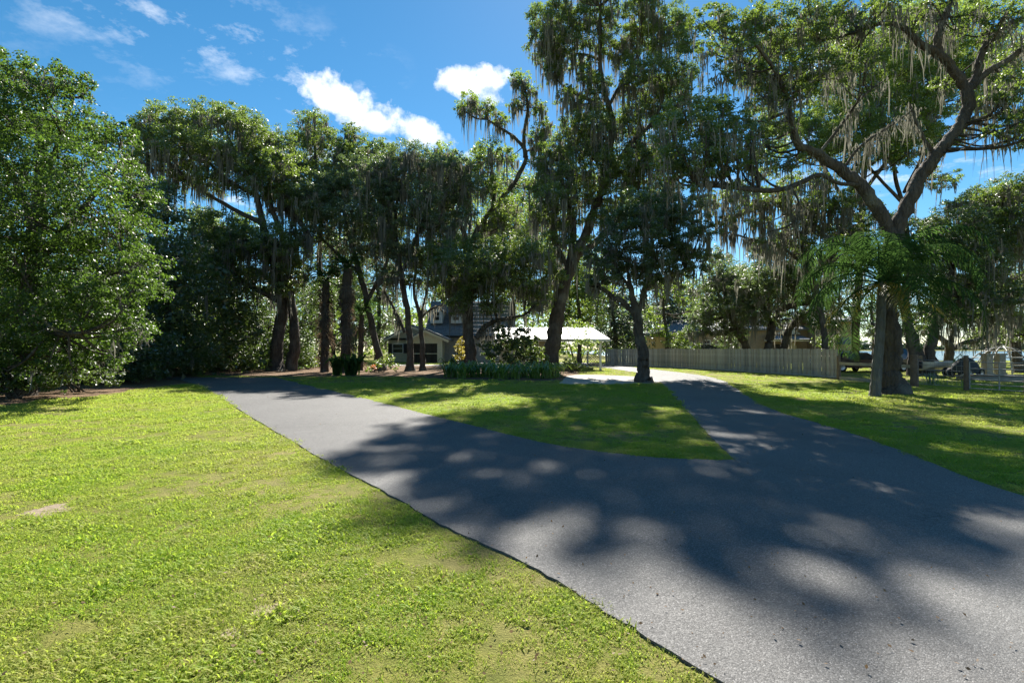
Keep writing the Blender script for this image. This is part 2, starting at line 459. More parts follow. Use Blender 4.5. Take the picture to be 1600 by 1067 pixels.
# bare ring round the right oak
c = G(1378, 614); th = np.linspace(0, 2 * np.pi, 26, endpoint=False)
ring = np.stack([c.x + 1.5 * np.cos(th) * rs.uniform(.8, 1.15, 26), c.y + .95 * np.sin(th) * rs.uniform(.8, 1.15, 26)], 1)
RG = sheet('bare_soil', ring, .006, M['soil'], 0, smooth=False)


def lawn_grass():
    """one object: loose points carry instanced blade tufts (the tufts are in the same mesh)"""
    pts = []
    for (n, p0, p1) in ((36000, 690, 1320), (56000, 600, 700), (34000, 563.5, 600)):
        if p0 > 600:                                   # even over the ground near by
            Y = rs.uniform(CAMH * F / (p1 - HZ), CAMH * F / (p0 - HZ), n * 2); X = rs.uniform(-11.5, 11.5, n * 2); k = np.abs(X) < Y * 1.3 + 1; X, Y = X[k], Y[k]
        else:
            Y0, Y1 = CAMH * F / (p1 - HZ), CAMH * F / (p0 - HZ); Y = np.sqrt(rs.uniform(Y0 ** 1.2, Y1 ** 1.2, n) ** (2 / 1.2)); X = np.tan(rs.uniform(-.9, .9, n)) * Y
        pts.append(np.stack([X, Y], 1))
    Q = np.vstack(pts); X, Y = Q[:, 0], Q[:, 1]; N = len(X)
    ok = ~(inside(LP, X, Y) | inside(RP, X, Y) | inside(PP, X, Y) | inside(BP, X, Y) | inside(FP, X, Y) | inside(DP, X, Y))
    for sl in soil + [RG]: ok &= ~(inside(sl, X, Y) & (rs.rand(N) < .7))
    v = -.45 * np.clip(np.sin(X * .8 + 1.1 + .7 * np.sin(Y * .6)) * np.sin(Y * .75 + .5), 0, 1) + np.sin(X * 1.7 + 2 * np.sin(Y * .9)) * np.sin(Y * 2.1 + 1.3 * np.sin(X * 1.1)) + .6 * np.sin(X * 5.1 + Y * 3.7) * np.sin(Y * 4.9 - X * 2.2)
    ok &= rs.rand(N) < np.clip(.78 + .45 * v, .16, 1)
    X, Y, v = X[ok], Y[ok], v[ok]; N = len(X); D = np.hypot(X, Y)
    scl = .85 * np.clip(D / 7, 1, 3.0) ** .7 * rs.uniform(.75, 1.25, N) * (1 + .25 * np.clip(v, -1, 1))
    scl *= np.exp(rs.normal(0, .16, N)); scl[rs.rand(N) < .02] *= 1.25
    # three tufts of blades
    Vt, Ft3, Ft4, var = [], [], [], []; nv = 0
    for t in range(3):
        nb = 46; r = np.sqrt(rs.rand(nb)) * .085; th = rs.uniform(0, 2 * np.pi, nb)
        base = np.stack([r * np.cos(th), r * np.sin(th), np.full(nb, -.002)], 1)
        h = rs.uniform(.010, .030, nb) * (.95, .7, 1.35)[t]; w = rs.uniform(.0016, .0036, nb) * (1 + (t == 2) * .6); a = rs.uniform(0, 2 * np.pi, nb); bb = a + np.pi / 2 + rs.normal(0, .4, nb); ln = rs.uniform(.5, 2.2, nb) * h
        W = np.stack([np.cos(a), np.sin(a), 0 * a], 1) * w[:, None]; L = np.stack([np.cos(bb) * ln, np.sin(bb) * ln, h], 1)
        mid = base + L * np.array([.4, .4, .65]); V = np.stack([base - W * .7, base + W * .7, mid + W, base + L, mid - W], 1).reshape(-1, 3)
        i = nv + np.arange(nb) * 5; Ft4.append(np.stack([i, i + 1, i + 2, i + 4], 1)); Ft3.append(np.stack([i + 4, i + 2, i + 3], 1)); Vt.append(V); nv += len(V); var.append(np.full(len(V), t))
    P3 = np.stack([X, Y, np.zeros(N)], 1)
    V = np.vstack(Vt + [P3]); o = mesh_np('lawn_grass', V, [np.vstack(Ft4), np.vstack(Ft3)], M['grass']); me = o.data
    def attr(nm, typ, vals): at = me.attributes.new(nm, typ, 'POINT'); at.data.foreach_set('value', vals)
    attr('piece', 'INT', np.concatenate([np.concatenate(var), np.full(N, 9)]).astype(np.int32))
    attr('size', 'FLOAT', np.concatenate([np.ones(nv), scl]).astype(np.float32))
    attr('turn', 'FLOAT', np.concatenate([np.zeros(nv), rs.uniform(0, 6.283, N)]).astype(np.float32))
    attr('pick', 'INT', np.concatenate([np.zeros(nv), np.where(rs.rand(N) < .16, 2, rs.randint(0, 2, N))]).astype(np.int32))
    g = bpy.data.node_groups.new('grass_tufts', 'GeometryNodeTree')
    g.interface.new_socket('Geometry', in_out='INPUT', socket_type='NodeSocketGeometry'); g.interface.new_socket('Geometry', in_out='OUTPUT', socket_type='NodeSocketGeometry')
    nd = g.nodes.new; lk = g.links.new; gi, go = nd('NodeGroupInput'), nd('NodeGroupOutput')
    def na(nm, typ): q = nd('GeometryNodeInputNamedAttribute'); q.data_type = typ; q.inputs[0].default_value = nm; return q.outputs[0]
    def sep(val):
        c = nd('FunctionNodeCompare'); c.data_type = 'INT'; c.operation = 'EQUAL'; lk(na('piece', 'INT'), [i for i in c.inputs if i.type == 'INT'][0]); [i for i in c.inputs if i.type == 'INT'][1].default_value = val
        q = nd('GeometryNodeSeparateGeometry'); lk(gi.outputs[0], q.inputs[0]); lk(c.outputs[0], q.inputs[1]); return q.outputs[0]
    g2i = nd('GeometryNodeGeometryToInstance')
    for k in (2, 1, 0): lk(sep(k), g2i.inputs[0])
    iop = nd('GeometryNodeInstanceOnPoints'); lk(sep(9), iop.inputs['Points']); lk(g2i.outputs[0], iop.inputs['Instance']); iop.inputs['Pick Instance'].default_value = True
    lk(na('pick', 'INT'), iop.inputs['Instance Index']); lk(na('size', 'FLOAT'), iop.inputs['Scale'])
    cx = nd('ShaderNodeCombineXYZ'); lk(na('turn', 'FLOAT'), cx.inputs[2]); er = nd('FunctionNodeEulerToRotation'); lk(cx.outputs[0], er.inputs[0]); lk(er.outputs[0], iop.inputs['Rotation'])
    lk(iop.outputs[0], go.inputs[0])
    md = o.modifiers.new('tufts', 'NODES'); md.node_group = g
    print('TUFTS', N)
    tag(o, 'short yellow green lawn grass with weedy tufts', 'grass', kind='stuff')
    # fallen leaves on lawn and drive
    n = 1300
    ang = rs.uniform(-math.radians(52), math.radians(50), n); py = rs.uniform(590, 1060, n); Y = CAMH * F / (py - HZ); X = np.tan(ang) * Y
    keep = ~(inside(LP, X, Y) | inside(RP, X, Y)) | (rs.rand(n) < .6); X, Y = X[keep], Y[keep]; n = len(X)
    s = rs.uniform(.012, .03, n) * np.clip(np.hypot(X, Y) / 7, 1, 2.2); s[:4] = .05
    C = np.stack([X, Y, rs.uniform(.02, .045, n)], 1)
    V, Q = leaf_quads(C, s, np.tile([0, 0, 1.0], (n, 1)), .5)
    tag(mesh_np('fallen_leaves', V, Q, M['fallen_leaf']), 'dry brown fallen leaves scattered over the lawn', 'leaves', kind='stuff')


def leaf_quads(C, s, N, spread=.9, w=.30):
    n = len(C); s = np.broadcast_to(s, (n,))
    N = N + rs.normal(0, spread, (n, 3)); N /= np.linalg.norm(N, axis=1)[:, None] + 1e-9
    D = np.cross(N, rs.normal(0, 1, (n, 3))); D /= np.linalg.norm(D, axis=1)[:, None] + 1e-9
    Wd = np.cross(N, D)
    d = D * s[:, None] * .5; ww = Wd * s[:, None] * w
    V = np.stack([C - d, C + ww - d * .1, C + d, C - ww - d * .1], 1).reshape(-1, 3)
    return V, np.arange(4 * n).reshape(n, 4)


def leaf_tris(C, s, N, spread=.9):
    n = len(C); s = np.broadcast_to(s, (n,))
    N = N + rs.normal(0, spread, (n, 3)); N /= np.linalg.norm(N, axis=1)[:, None] + 1e-9
    D = np.cross(N, rs.normal(0, 1, (n, 3))); D /= np.linalg.norm(D, axis=1)[:, None] + 1e-9
    Wd = np.cross(N, D); s = s[:, None]
    V = np.stack([C - Wd * s * .42 - D * s * .4, C + Wd * s * .42 - D * s * .3, C + D * s * .75], 1).reshape(-1, 3)
    return V, np.arange(3 * n).reshape(n, 3)


lawn_grass()


# ------------------------------------------------------------------ trees
def foliage(clumps, leaf, lai, subk=1.0, flat=.72):
    """clumps: (center, radius); returns leaf centres, normals and sub-cluster centres"""
    Cs, Ns, subs = [], [], []
    for c, r in clumps:
        n = int(lai * math.pi * r * r / (leaf * leaf * .30))
        if n < 12: n = 12
        ns = int(np.clip(subk * 17 * (r / .9) ** 1.5, 9, 90))
        u = rs.normal(0, 1, (ns, 3)); u /= np.linalg.norm(u, axis=1)[:, None]
        rad = rs.uniform(.30, 1.0, ns) ** .6; rad[rs.rand(ns) < .16] *= 1.22
        sc = np.array(c) + u * (rad * r)[:, None] * np.array([1, 1, flat])
        sr = r * rs.uniform(.14, .33, ns)
        wgt = sr ** 1.6; wgt /= wgt.sum(); cnt = np.maximum(1, (wgt * n).astype(int))
        k = np.repeat(np.arange(ns), cnt); m = len(k)
        v = rs.normal(0, 1, (m, 3)); v /= np.linalg.norm(v, axis=1)[:, None]
        q = rs.uniform(0, 1, m) ** .45
        p = sc[k] + v * (q * sr[k])[:, None] * np.array([1, 1, .62])
        nn = np.array([0, 0, .75]) + u[k] * .35 + v * .35
        Cs.append(p); Ns.append(nn); subs.append((np.array(c), sc))
    return np.vstack(Cs), np.vstack(Ns), subs


def moss_strands(starts, lmin, lmax, w, per=9, spread=.13):
    """tapering, slightly kinked ribbons hanging in tufts"""
    k = np.repeat(np.arange(len(starts)), per); n = len(k)
    S = np.asarray(starts)[k] + rs.normal(0, 1, (n, 3)) * np.array([spread, spread, spread * .4])
    Lk = np.exp(rs.normal(-.15, .6, len(starts))) * .5 * (lmin + lmax) * .75
    L = np.clip(Lk[k] * rs.uniform(.2, 1.1, n) , lmin * .3, lmax * 1.15)
    dr = np.linalg.norm((S - np.asarray(starts)[k])[:, :2], axis=1); L = L * 1.45 * np.exp(-(dr / (1.5 * spread)) ** 2) + .08
    a = rs.uniform(0, np.pi, n); wv = np.stack([np.cos(a), np.sin(a), 0 * a], 1) * (w * rs.uniform(.5, 1.2, n))[:, None]
    sway = rs.normal(0, .05, (n, 2)); seg = 3; rows = []
    p = S.copy()
    for j in range(seg + 1):
        f = j / seg; wj = wv * [.6, 1.0, .75, .1][j]
        rows += [p - wj, p + wj]
        p = p + np.stack([sway[:, 0] * L / seg + rs.normal(0, .035, n), sway[:, 1] * L / seg + rs.normal(0, .035, n), -L / seg], 1)
    V = np.stack(rows, 1).reshape(-1, 3); b = np.arange(n)[:, None] * (2 * (seg + 1))
    Q = np.concatenate([b + np.array([2 * j, 2 * j + 1, 2 * j + 3, 2 * j + 2]) for j in range(seg)], 0)
    return V, Q


STAT = {}


def oak(name, label, base, Y, limbs, clumps, mat='oak_leaf', leaf=None, lai=1.35, moss=.5, mlen=(.5, 1.8), group=None,
        quads=False, cat='tree', layers=((0, 1.0), (1.3, .8), (-1.2, .75)), barkm='bark', flat=.72, mossw=None, twigs=True):
    """limbs: lists of (px, py, width_px[, dY]); the first is the trunk.  clumps: (px, py, r_px[, dY])"""
    b = P(base[0], base[1], Y); b.z = 0; b = Vector((b.x, b.y, 0)); o3 = tuple(b)
    root = empty(name, b, label, cat, group)
    leaf = leaf or max(.075, .0029 * Y)
    lai *= 1.5
    LP3, LR = [], []
    for li, l in enumerate(limbs):
        pts = [tuple(P(q[0], q[1], Y + (q[3] if len(q) > 3 else 0))) + (q[2] * .41 * Y / F,) for q in l]
        s = spline(pts, 7); s[:, 3] = np.maximum(s[:, 3], .012)
        jit = rs.normal(0, 1, (len(s), 3)); jit = (jit + np.roll(jit, 1, 0)) * .5
        s[1:, :3] += jit[1:] * np.minimum(.16 * s[1:, 3:4], .05)
        if li == 0:                                    # root flare and a foot sunk a little into the ground
            h = s[:, 2] - s[0, 2]; s[:, 3] *= 1 + .6 * np.exp(-np.maximum(h, 0) / .3)
            if s[0, 2] > -.05:
                f = s[0].copy(); f[2] = -.08; f[3] *= 1.12; s = np.vstack([f, s])
        k = 12 if li == 0 else 8
        V, Q = tube(s[:, :3], s[:, 3], k)
        rr = np.repeat(s[:, 3], k)[:, None]
        V = V + rs.normal(0, 1, V.shape) * np.minimum(rr * .07, .03)
        mesh_np('trunk' if li == 0 else 'limb', V, Q, M[barkm], root, o3, True)
        LP3.append(s[:, :3]); LR.append(s[:, 3])
    A = np.vstack(LP3); AR = np.concatenate(LR)
    # crown clumps spread through the depth of the crown
    cl = []
    for q in clumps:
        dY = q[3] if len(q) > 3 else rs.uniform(-1.3, 1.3)
        for off, sc in layers:
            yy = Y + dY + off * q[2] * Y / F * rs.uniform(.8, 1.3)
            jx, jy = (rs.normal(0, .22, 2) * q[2]) if off else (0, 0)
            c = P(q[0] + jx, q[1] + jy, Y); c = Vector((c.x, yy, c.z))   # a real offset in depth, not a re-projection
            c.x = (q[0] + jx - 800) / F * yy; c.z = CAMH + (HZ - q[1] - jy) / F * yy
            r = q[2] * sc * 1.24 * Y / F
            if c.z < r * .5 + .05: c.z = r * .5 + .05
            cl.append((tuple(c), r))
    C, Nn, subs = foliage(cl, leaf, lai / len(layers) * 1.25, flat=flat)
    s = leaf * rs.uniform(.7, 1.3, len(C))
    V, Q = (leaf_quads if quads else leaf_tris)(C, s, Nn)
    STAT[name] = STAT.get(name, 0) + len(C)
    mesh_np('crown', V, Q, M[mat], root, o3)
    # branching that carries the clumps
    if twigs:
        Vs, Qs, nv = [], [], 0
        for (c, r), (_, sc) in zip(cl, subs):
            c = np.array(c); d = A - c; dist = np.linalg.norm(d * np.array([1, 1, .8]), axis=1) + np.where(A[:, 2] > c[2] + .3, 1.2, 0)
            j = int(dist.argmin()); a = A[j]; rr = min(AR[j] * .7, .02 + r * .045)
            m = (a + c) / 2 + np.array([0, 0, -.12 * np.linalg.norm(a - c)]) + rs.normal(0, .08 * r, 3)
            sp = spline([a, m, c], 5); v, q = tube(sp, np.linspace(rr, rr * .4, len(sp)), 4)
            Vs.append(v); Qs.append(q + nv); nv += len(v)
            for e in sc[rs.permutation(len(sc))[:max(3, len(sc) // 9)]]:
                m = (c + e) / 2 + rs.normal(0, .1 * r, 3)
                st = sp[rs.randint(len(sp) // 2, len(sp))]
                v, q = tube(spline([st, m, e], 3), np.linspace(rr * .38, .008, 7)[:len(spline([st, m, e], 3))], 3)
                Vs.append(v); Qs.append(q + nv); nv += len(v)
        tag(mesh_np('branching', np.vstack(Vs), np.vstack(Qs), M['bark'], root, o3, True), None, None, kind='stuff')
    if moss > 0:
        st = []
        for c, r in cl:
            n = rs.poisson(moss * 5 * max(.5, r) ** 1.3)
            if n:
                a = rs.uniform(0, 2 * np.pi, n); q = np.sqrt(rs.rand(n)) * r * .9
                st.append(np.stack([c[0] + q * np.cos(a), c[1] + q * np.sin(a), c[2] - flat * np.sqrt(np.maximum(r * r - q * q, 0)) * rs.uniform(-.1, .9, n)], 1))
        for lp in LP3[1:]:
            n = rs.poisson(moss * 14); 
            if n: st.append(lp[rs.randint(len(lp) // 4, len(lp), n)])
        if st:
            st = np.vstack(st); w = mossw or max(.014, .0012 * Y)
            st[:, 2] = np.maximum(st[:, 2], mlen[0] + .6)
            V, Q = moss_strands(st, mlen[0], mlen[1], w)
            V[:, 2] = np.maximum(V[:, 2], .25)
            tag(mesh_np('spanish_moss', V, Q, M['moss'], root, o3), None, None, kind='stuff')
    return root


# --- left edge: big broad leaved tree close by
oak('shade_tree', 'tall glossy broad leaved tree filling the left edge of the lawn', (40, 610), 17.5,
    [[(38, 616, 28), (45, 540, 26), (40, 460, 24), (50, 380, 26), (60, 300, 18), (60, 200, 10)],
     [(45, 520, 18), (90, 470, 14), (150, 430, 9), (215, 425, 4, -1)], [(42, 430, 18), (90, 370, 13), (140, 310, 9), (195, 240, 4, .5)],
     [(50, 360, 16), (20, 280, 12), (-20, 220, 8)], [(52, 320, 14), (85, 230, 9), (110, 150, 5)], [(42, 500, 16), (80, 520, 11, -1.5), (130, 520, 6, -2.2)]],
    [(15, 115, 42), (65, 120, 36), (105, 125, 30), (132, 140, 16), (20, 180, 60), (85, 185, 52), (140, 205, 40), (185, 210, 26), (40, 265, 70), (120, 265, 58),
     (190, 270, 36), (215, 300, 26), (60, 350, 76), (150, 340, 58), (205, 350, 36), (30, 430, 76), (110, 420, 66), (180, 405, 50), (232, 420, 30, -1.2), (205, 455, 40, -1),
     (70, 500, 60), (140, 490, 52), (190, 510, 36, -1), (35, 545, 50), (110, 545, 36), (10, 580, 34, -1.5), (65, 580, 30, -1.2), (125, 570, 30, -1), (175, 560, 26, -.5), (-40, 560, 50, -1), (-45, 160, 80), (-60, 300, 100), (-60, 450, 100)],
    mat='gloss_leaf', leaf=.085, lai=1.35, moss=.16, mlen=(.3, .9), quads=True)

# --- dark wood behind it
wood = [('low leafy tree at the dark wood edge below the glossy shade tree', 20, 24, [(10, 480, 60), (60, 520, 55), (-10, 560, 50), (70, 575, 40), (25, 590, 35), (-40, 520, 60)]),
        ('dark undergrowth tree beside the tip of the shade tree', 165, 26, [(150, 470, 55), (200, 500, 45), (150, 540, 50), (200, 560, 42), (130, 582, 34), (180, 588, 28), (240, 540, 40)]),
        ('tall shadowy tree in the wood left of the mossy twin oak', 262, 30, [(215, 300, 40), (250, 330, 45), (235, 390, 45), (280, 390, 45), (290, 440, 45), (250, 450, 45), (270, 500, 45), (300, 540, 40), (250, 560, 36), (285, 580, 28)]),
        ('bushy sunlit tree where the driveway disappears', 350, 37, [(320, 400, 38), (355, 440, 38), (330, 470, 38), (375, 490, 32), (345, 520, 36), (385, 530, 28), (320, 555, 30), (365, 560, 28), (395, 565, 20), (340, 580, 16)]),
        ('deep green tree closing the gap behind the twin oak trunks', 410, 46, [(400, 470, 34), (420, 510, 34), (395, 540, 30), (480, 500, 34), (470, 540, 32), (500, 460, 36), (440, 555, 24), (485, 565, 18)])]
for lab, bx, Yw, cl in wood:
    top = min(q[1] - q[2] for q in cl); gy0 = HZ + CAMH * F / Yw
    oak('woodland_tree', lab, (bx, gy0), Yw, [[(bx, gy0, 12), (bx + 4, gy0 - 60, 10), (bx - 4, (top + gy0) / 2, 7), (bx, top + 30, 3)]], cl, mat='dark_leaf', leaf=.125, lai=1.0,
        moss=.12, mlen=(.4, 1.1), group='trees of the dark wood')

def wood_mass(name, label, n, box, leaf, mat, zf):
    x = rs.uniform(box[0], box[1], n); y = rs.uniform(box[2], box[3], n)
    top = zf(x, y) ; z = rs.rand(n) ** .8 * top
    h = np.sin(x * .9 + 1.3 * np.sin(y * .7)) * np.sin(y * .8 + z * .9) + .5 * np.sin(x * 2.3 + z * 1.7)
    ok = (h > -.55); C = np.stack([x, y, z], 1)[ok]
    V, Q = leaf_tris(C, leaf * rs.uniform(.6, 1.3, len(C)), np.tile([0, -.2, .7], (len(C), 1)))
    return tag(mesh_np(name, V, Q, M[mat]), label, 'wood', kind='stuff')


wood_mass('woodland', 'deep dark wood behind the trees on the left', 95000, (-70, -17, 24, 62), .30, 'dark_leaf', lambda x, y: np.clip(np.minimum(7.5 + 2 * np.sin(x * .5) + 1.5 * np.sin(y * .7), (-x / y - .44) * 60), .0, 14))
wood_mass('distant_wood', 'distant wood closing the view behind the houses', 42000, (-120, 48, 92, 125), .75, 'oak_leaf', lambda x, y: 12 + 3 * np.sin(x * .13) + 2 * np.sin(x * .41 + 1))
# --- mossy twin-trunk oak
oak('live_oak', 'mossy live oak with twin grey trunks beside the far end of the left drive', (440, 580), 37,
    [[(430, 580, 24), (434, 530, 22), (440, 470, 20), (430, 420, 16), (412, 360, 13), (398, 305, 10), (380, 260, 6)],
     [(456, 578, 22), (460, 530, 20), (456, 480, 16), (450, 430, 13), (440, 370, 11), (425, 330, 10), (418, 290, 7), (430, 240, 4)],
     [(438, 470, 12), (405, 455, 10), (380, 440, 9), (350, 412, 6), (335, 390, 4)],
     [(418, 330, 10), (440, 326, 9), (462, 340, 8), (485, 370, 5, -1.5)], [(412, 350, 10), (370, 330, 8), (320, 300, 6), (270, 260, 4)], [(398, 305, 8), (340, 270, 6), (300, 220, 4)]],
    [(226, 195, 22), (250, 180, 26), (290, 178, 28), (330, 180, 26), (368, 185, 26), (405, 205, 28), (435, 225, 24), (235, 235, 30), (280, 230, 38), (330, 232, 38), (380, 240, 38), (425, 262, 34),
     (270, 275, 26), (330, 275, 30), (400, 285, 32), (440, 300, 26), (210, 250, 18), (340, 355, 32), (380, 375, 36), (430, 370, 36), (360, 405, 28), (410, 415, 32), (450, 400, 26), (435, 445, 22), (465, 430, 20)],
    moss=1.1, mlen=(.8, 2.8), lai=1.5)

oak('live_oak', 'oak with a pointed top behind the cabbage palms', (505, 573), 44,
    [[(507, 574, 12), (505, 500, 11), (498, 420, 9), (500, 330, 7), (492, 250, 5), (485, 195, 2)], [(498, 400, 6), (530, 320, 5), (548, 230, 3)]],
    [(485, 190, 22), (505, 212, 20), (470, 215, 20), (490, 245, 28), (520, 260, 24), (465, 265, 24), (550, 205, 14), (545, 235, 22), (560, 260, 20), (500, 290, 30), (480, 330, 28), (455, 300, 26), (450, 255, 20), (530, 228, 18), (575, 228, 18), (598, 232, 16), (575, 275, 22), (520, 300, 24)],
    moss=.8, mlen=(.6, 2.0))

oak('live_oak', 'sunlit oak with a trunk leaning left over the palms', (595, 573), 38,
    [[(596, 575, 14), (588, 540, 13), (573, 470, 11), (560, 420, 10), (548, 380, 8), (535, 330, 5)], [(573, 470, 8), (600, 420, 7), (610, 370, 5), (605, 310, 3)], [(560, 425, 7), (530, 400, 6), (500, 370, 4)],
     [(548, 380, 6), (560, 330, 5), (575, 290, 3)]],
    [(480, 295, 26), (515, 285, 30), (550, 290, 28), (585, 300, 30), (500, 330, 34), (545, 335, 36), (590, 345, 36), (615, 300, 26), (485, 365, 24), (530, 375, 30), (575, 385, 30), (610, 385, 24), (555, 250, 20), (600, 255, 22)],
    mat='silver_leaf', moss=.7, mlen=(.7, 2.4), lai=1.3)

oak('live_oak', 'slender dark oak standing in front of the grey porch', (641, 577), 37,
    [[(641, 578, 13), (640, 530, 12), (635, 480, 11), (627, 430, 9), (618, 370, 7), (622, 300, 5), (640, 250, 3)], [(632, 520, 6), (620, 490, 5), (600, 455, 3)], [(627, 430, 6), (650, 370, 5), (672, 310, 3)]],
    [(640, 235, 24), (612, 240, 20), (665, 255, 26), (690, 262, 24), (625, 280, 28), (660, 295, 28), (700, 300, 28), (640, 330, 28), (610, 350, 22), (680, 345, 26), (605, 430, 20), (640, 395, 22), (605, 275, 22), (715, 255, 20), (740, 285, 22), (600, 315, 22), (725, 330, 22), (580, 260, 20)],
    moss=1.3, mlen=(.8, 3.0), lai=1.05, mat='silver_leaf')
oak('live_oak', 'thin forked oak right beside the slender porch oak', (660, 577), 37.5,
    [[(661, 578, 10), (659, 530, 9), (655, 490, 8), (647, 455, 6), (650, 410, 4)], [(656, 498, 5), (672, 484, 4), (690, 476, 2)], [(656, 500, 4), (665, 460, 3), (672, 420, 2)]],
    [(650, 405, 22), (675, 400, 22), (665, 430, 18), (690, 380, 24), (640, 440, 14)], moss=.6, mlen=(.6, 2.0), lai=1.0)

oak('live_oak', 'dark spreading oak with a low right limb over the flower bed', (737, 578), 35,
    [[(738, 582, 22), (735, 540, 20), (732, 500, 18), (735, 460, 14), (745, 420, 8)], [(745, 528, 11), (758, 510, 10), (780, 500, 7), (820, 492, 4)], [(733, 490, 9), (715, 450, 7), (700, 420, 4)], [(735, 460, 9), (770, 430, 7), (815, 405, 4)]],
    [(715, 405, 34), (755, 395, 36), (800, 395, 34), (835, 400, 28), (700, 440, 28), (740, 440, 34), (785, 435, 34), (825, 440, 28), (860, 430, 24), (770, 470, 24), (720, 470, 22), (845, 468, 22), (690, 410, 22)],
    mat='oak_leaf', moss=1.0, mlen=(.6, 2.2), lai=1.45)

oak('live_oak', 'tall open oak whose bare curved limb stands against the cloud', (726, 572), 42,
    [[(727, 573, 15), (729, 500, 14), (729, 420, 13), (726, 372, 11), (712, 335, 8), (690, 312, 6), (670, 298, 4)],
     [(730, 400, 11), (745, 360, 11), (768, 328, 10), (800, 290, 9), (818, 258, 8), (822, 238, 8), (806, 215, 6), (785, 200, 5), (762, 185, 3)], [(820, 245, 7), (819, 205, 6), (825, 165, 5), (818, 125, 3)],
     [(770, 326, 5), (772, 290, 4), (765, 250, 3)], [(735, 380, 5), (765, 345, 4), (790, 335, 2)], [(822, 236, 4), (836, 226, 3), (850, 200, 2)]],
    [(735, 158, 17), (722, 168, 10), (760, 168, 16), (782, 182, 14), (812, 122, 16), (828, 138, 13), (805, 160, 12), (842, 165, 14), (850, 195, 13), (840, 215, 14), (765, 232, 22), (790, 240, 18), (748, 252, 20),
     (690, 236, 22), (720, 262, 24), (680, 275, 22), (715, 300, 28), (770, 290, 22), (790, 320, 24), (835, 285, 14), (760, 345, 24), (800, 350, 26), (690, 330, 22), (840, 330, 20)],
    moss=1.2, mlen=(.6, 2.6), lai=.95, mat='lime_leaf')

oak('live_oak', 'tallest central live oak with a massive pale trunk behind the hedge', (860, 578), 36,
    [[(855, 582, 34), (862, 545, 30), (868, 510, 28), (876, 470, 25), (890, 420, 22), (908, 385, 19), (922, 345, 15), (938, 300, 13), (952, 240, 12), (958, 190, 11), (950, 160, 10), (940, 110, 8), (938, 60, 6), (940, 5, 4)],
     [(905, 398, 15), (930, 380, 14), (955, 355, 13), (990, 325, 11), (1030, 306, 8), (1060, 300, 4)], [(885, 430, 12), (893, 385, 11), (897, 345, 9), (885, 300, 6)],
     [(955, 175, 8), (935, 162, 7), (910, 148, 7), (888, 138, 5), (860, 110, 3)], [(940, 300, 9), (965, 255, 8), (990, 218, 8), (1015, 196, 7), (1032, 168, 6), (1045, 110, 4), (1040, 60, 2)],
     [(952, 165, 6), (975, 120, 5), (1000, 80, 3)], [(938, 90, 5), (915, 82, 4), (885, 80, 2)], [(1015, 196, 4), (1050, 170, 3), (1075, 140, 2)], [(890, 420, 10), (870, 380, 7), (865, 330, 5)]],
    [(925, -18, 24), (955, -30, 22), (1010, -12, 22), (905, -45, 20), (940, -62, 20), (880, -28, 18), (975, -50, 18), (1030, -30, 16), (850, 22, 24), (880, 15, 26), (912, 20, 26), (845, 58, 22), (872, 55, 24), (900, 55, 22), (850, 88, 20), (880, 90, 22), (862, 112, 16), (958, 20, 22), (1005, 20, 26), (1040, 20, 26), (1065, 30, 20), (990, 55, 24), (1025, 58, 28), (1060, 65, 24),
     (965, 80, 18), (1000, 100, 26), (1040, 105, 28), (1072, 110, 22), (1020, 140, 26), (1060, 145, 24), (985, 135, 18), (960, 190, 26), (935, 200, 26), (985, 190, 20), (895, 195, 24), (875, 225, 26), (915, 225, 28), (955, 230, 28),
     (865, 265, 28), (900, 265, 30), (940, 270, 32), (975, 260, 26), (870, 300, 28), (910, 305, 30), (955, 300, 28), (995, 280, 22), (880, 340, 26), (850, 330, 22), (1000, 310, 22), (935, 340, 20), (1020, 330, 26), (870, 370, 20), (935, 130, 22), (915, 110, 20), (940, 60, 22), (925, 165, 22), (1000, 165, 24), (1035, 180, 22), (1010, 225, 26), (1030, 250, 26), (1000, 250, 26), (850, 250, 20), (890, 150, 18), (965, 330, 26), (1040, 290, 24), (905, 380, 20), (845, 290, 20)],
    moss=1.0, mlen=(.7, 2.6), lai=1.3, mat='oak_leaf')

oak('garden_tree', 'small dark forked tree on the tip of the island lawn by the right drive', (1004, 598), 24.5,
    [[(1006, 598, 24), (1006, 570, 21), (1003, 545, 20), (997, 510, 18), (993, 485, 15), (988, 460, 11), (982, 430, 7)], [(991, 490, 11), (972, 470, 10), (957, 464, 10), (940, 450, 7), (920, 446, 4)],
     [(994, 495, 11), (1003, 470, 9), (1010, 445, 7), (1022, 410, 4)], [(1008, 450, 5), (1035, 435, 4), (1070, 420, 3)], [(984, 450, 6), (965, 420, 4), (950, 395, 3)]],
    [(960, 385, 30), (990, 360, 34), (1030, 345, 34), (1070, 340, 30), (955, 420, 26), (990, 405, 34), (1030, 390, 32), (1070, 380, 30), (1095, 365, 22), (1015, 430, 26), (1055, 420, 28), (1090, 405, 24), (935, 440, 18), (930, 405, 20), (1000, 320, 28), (1045, 310, 28), (1085, 315, 24), (965, 345, 26)],
    moss=.8, mlen=(.5, 1.5), mat='dark_leaf', lai=1.35)

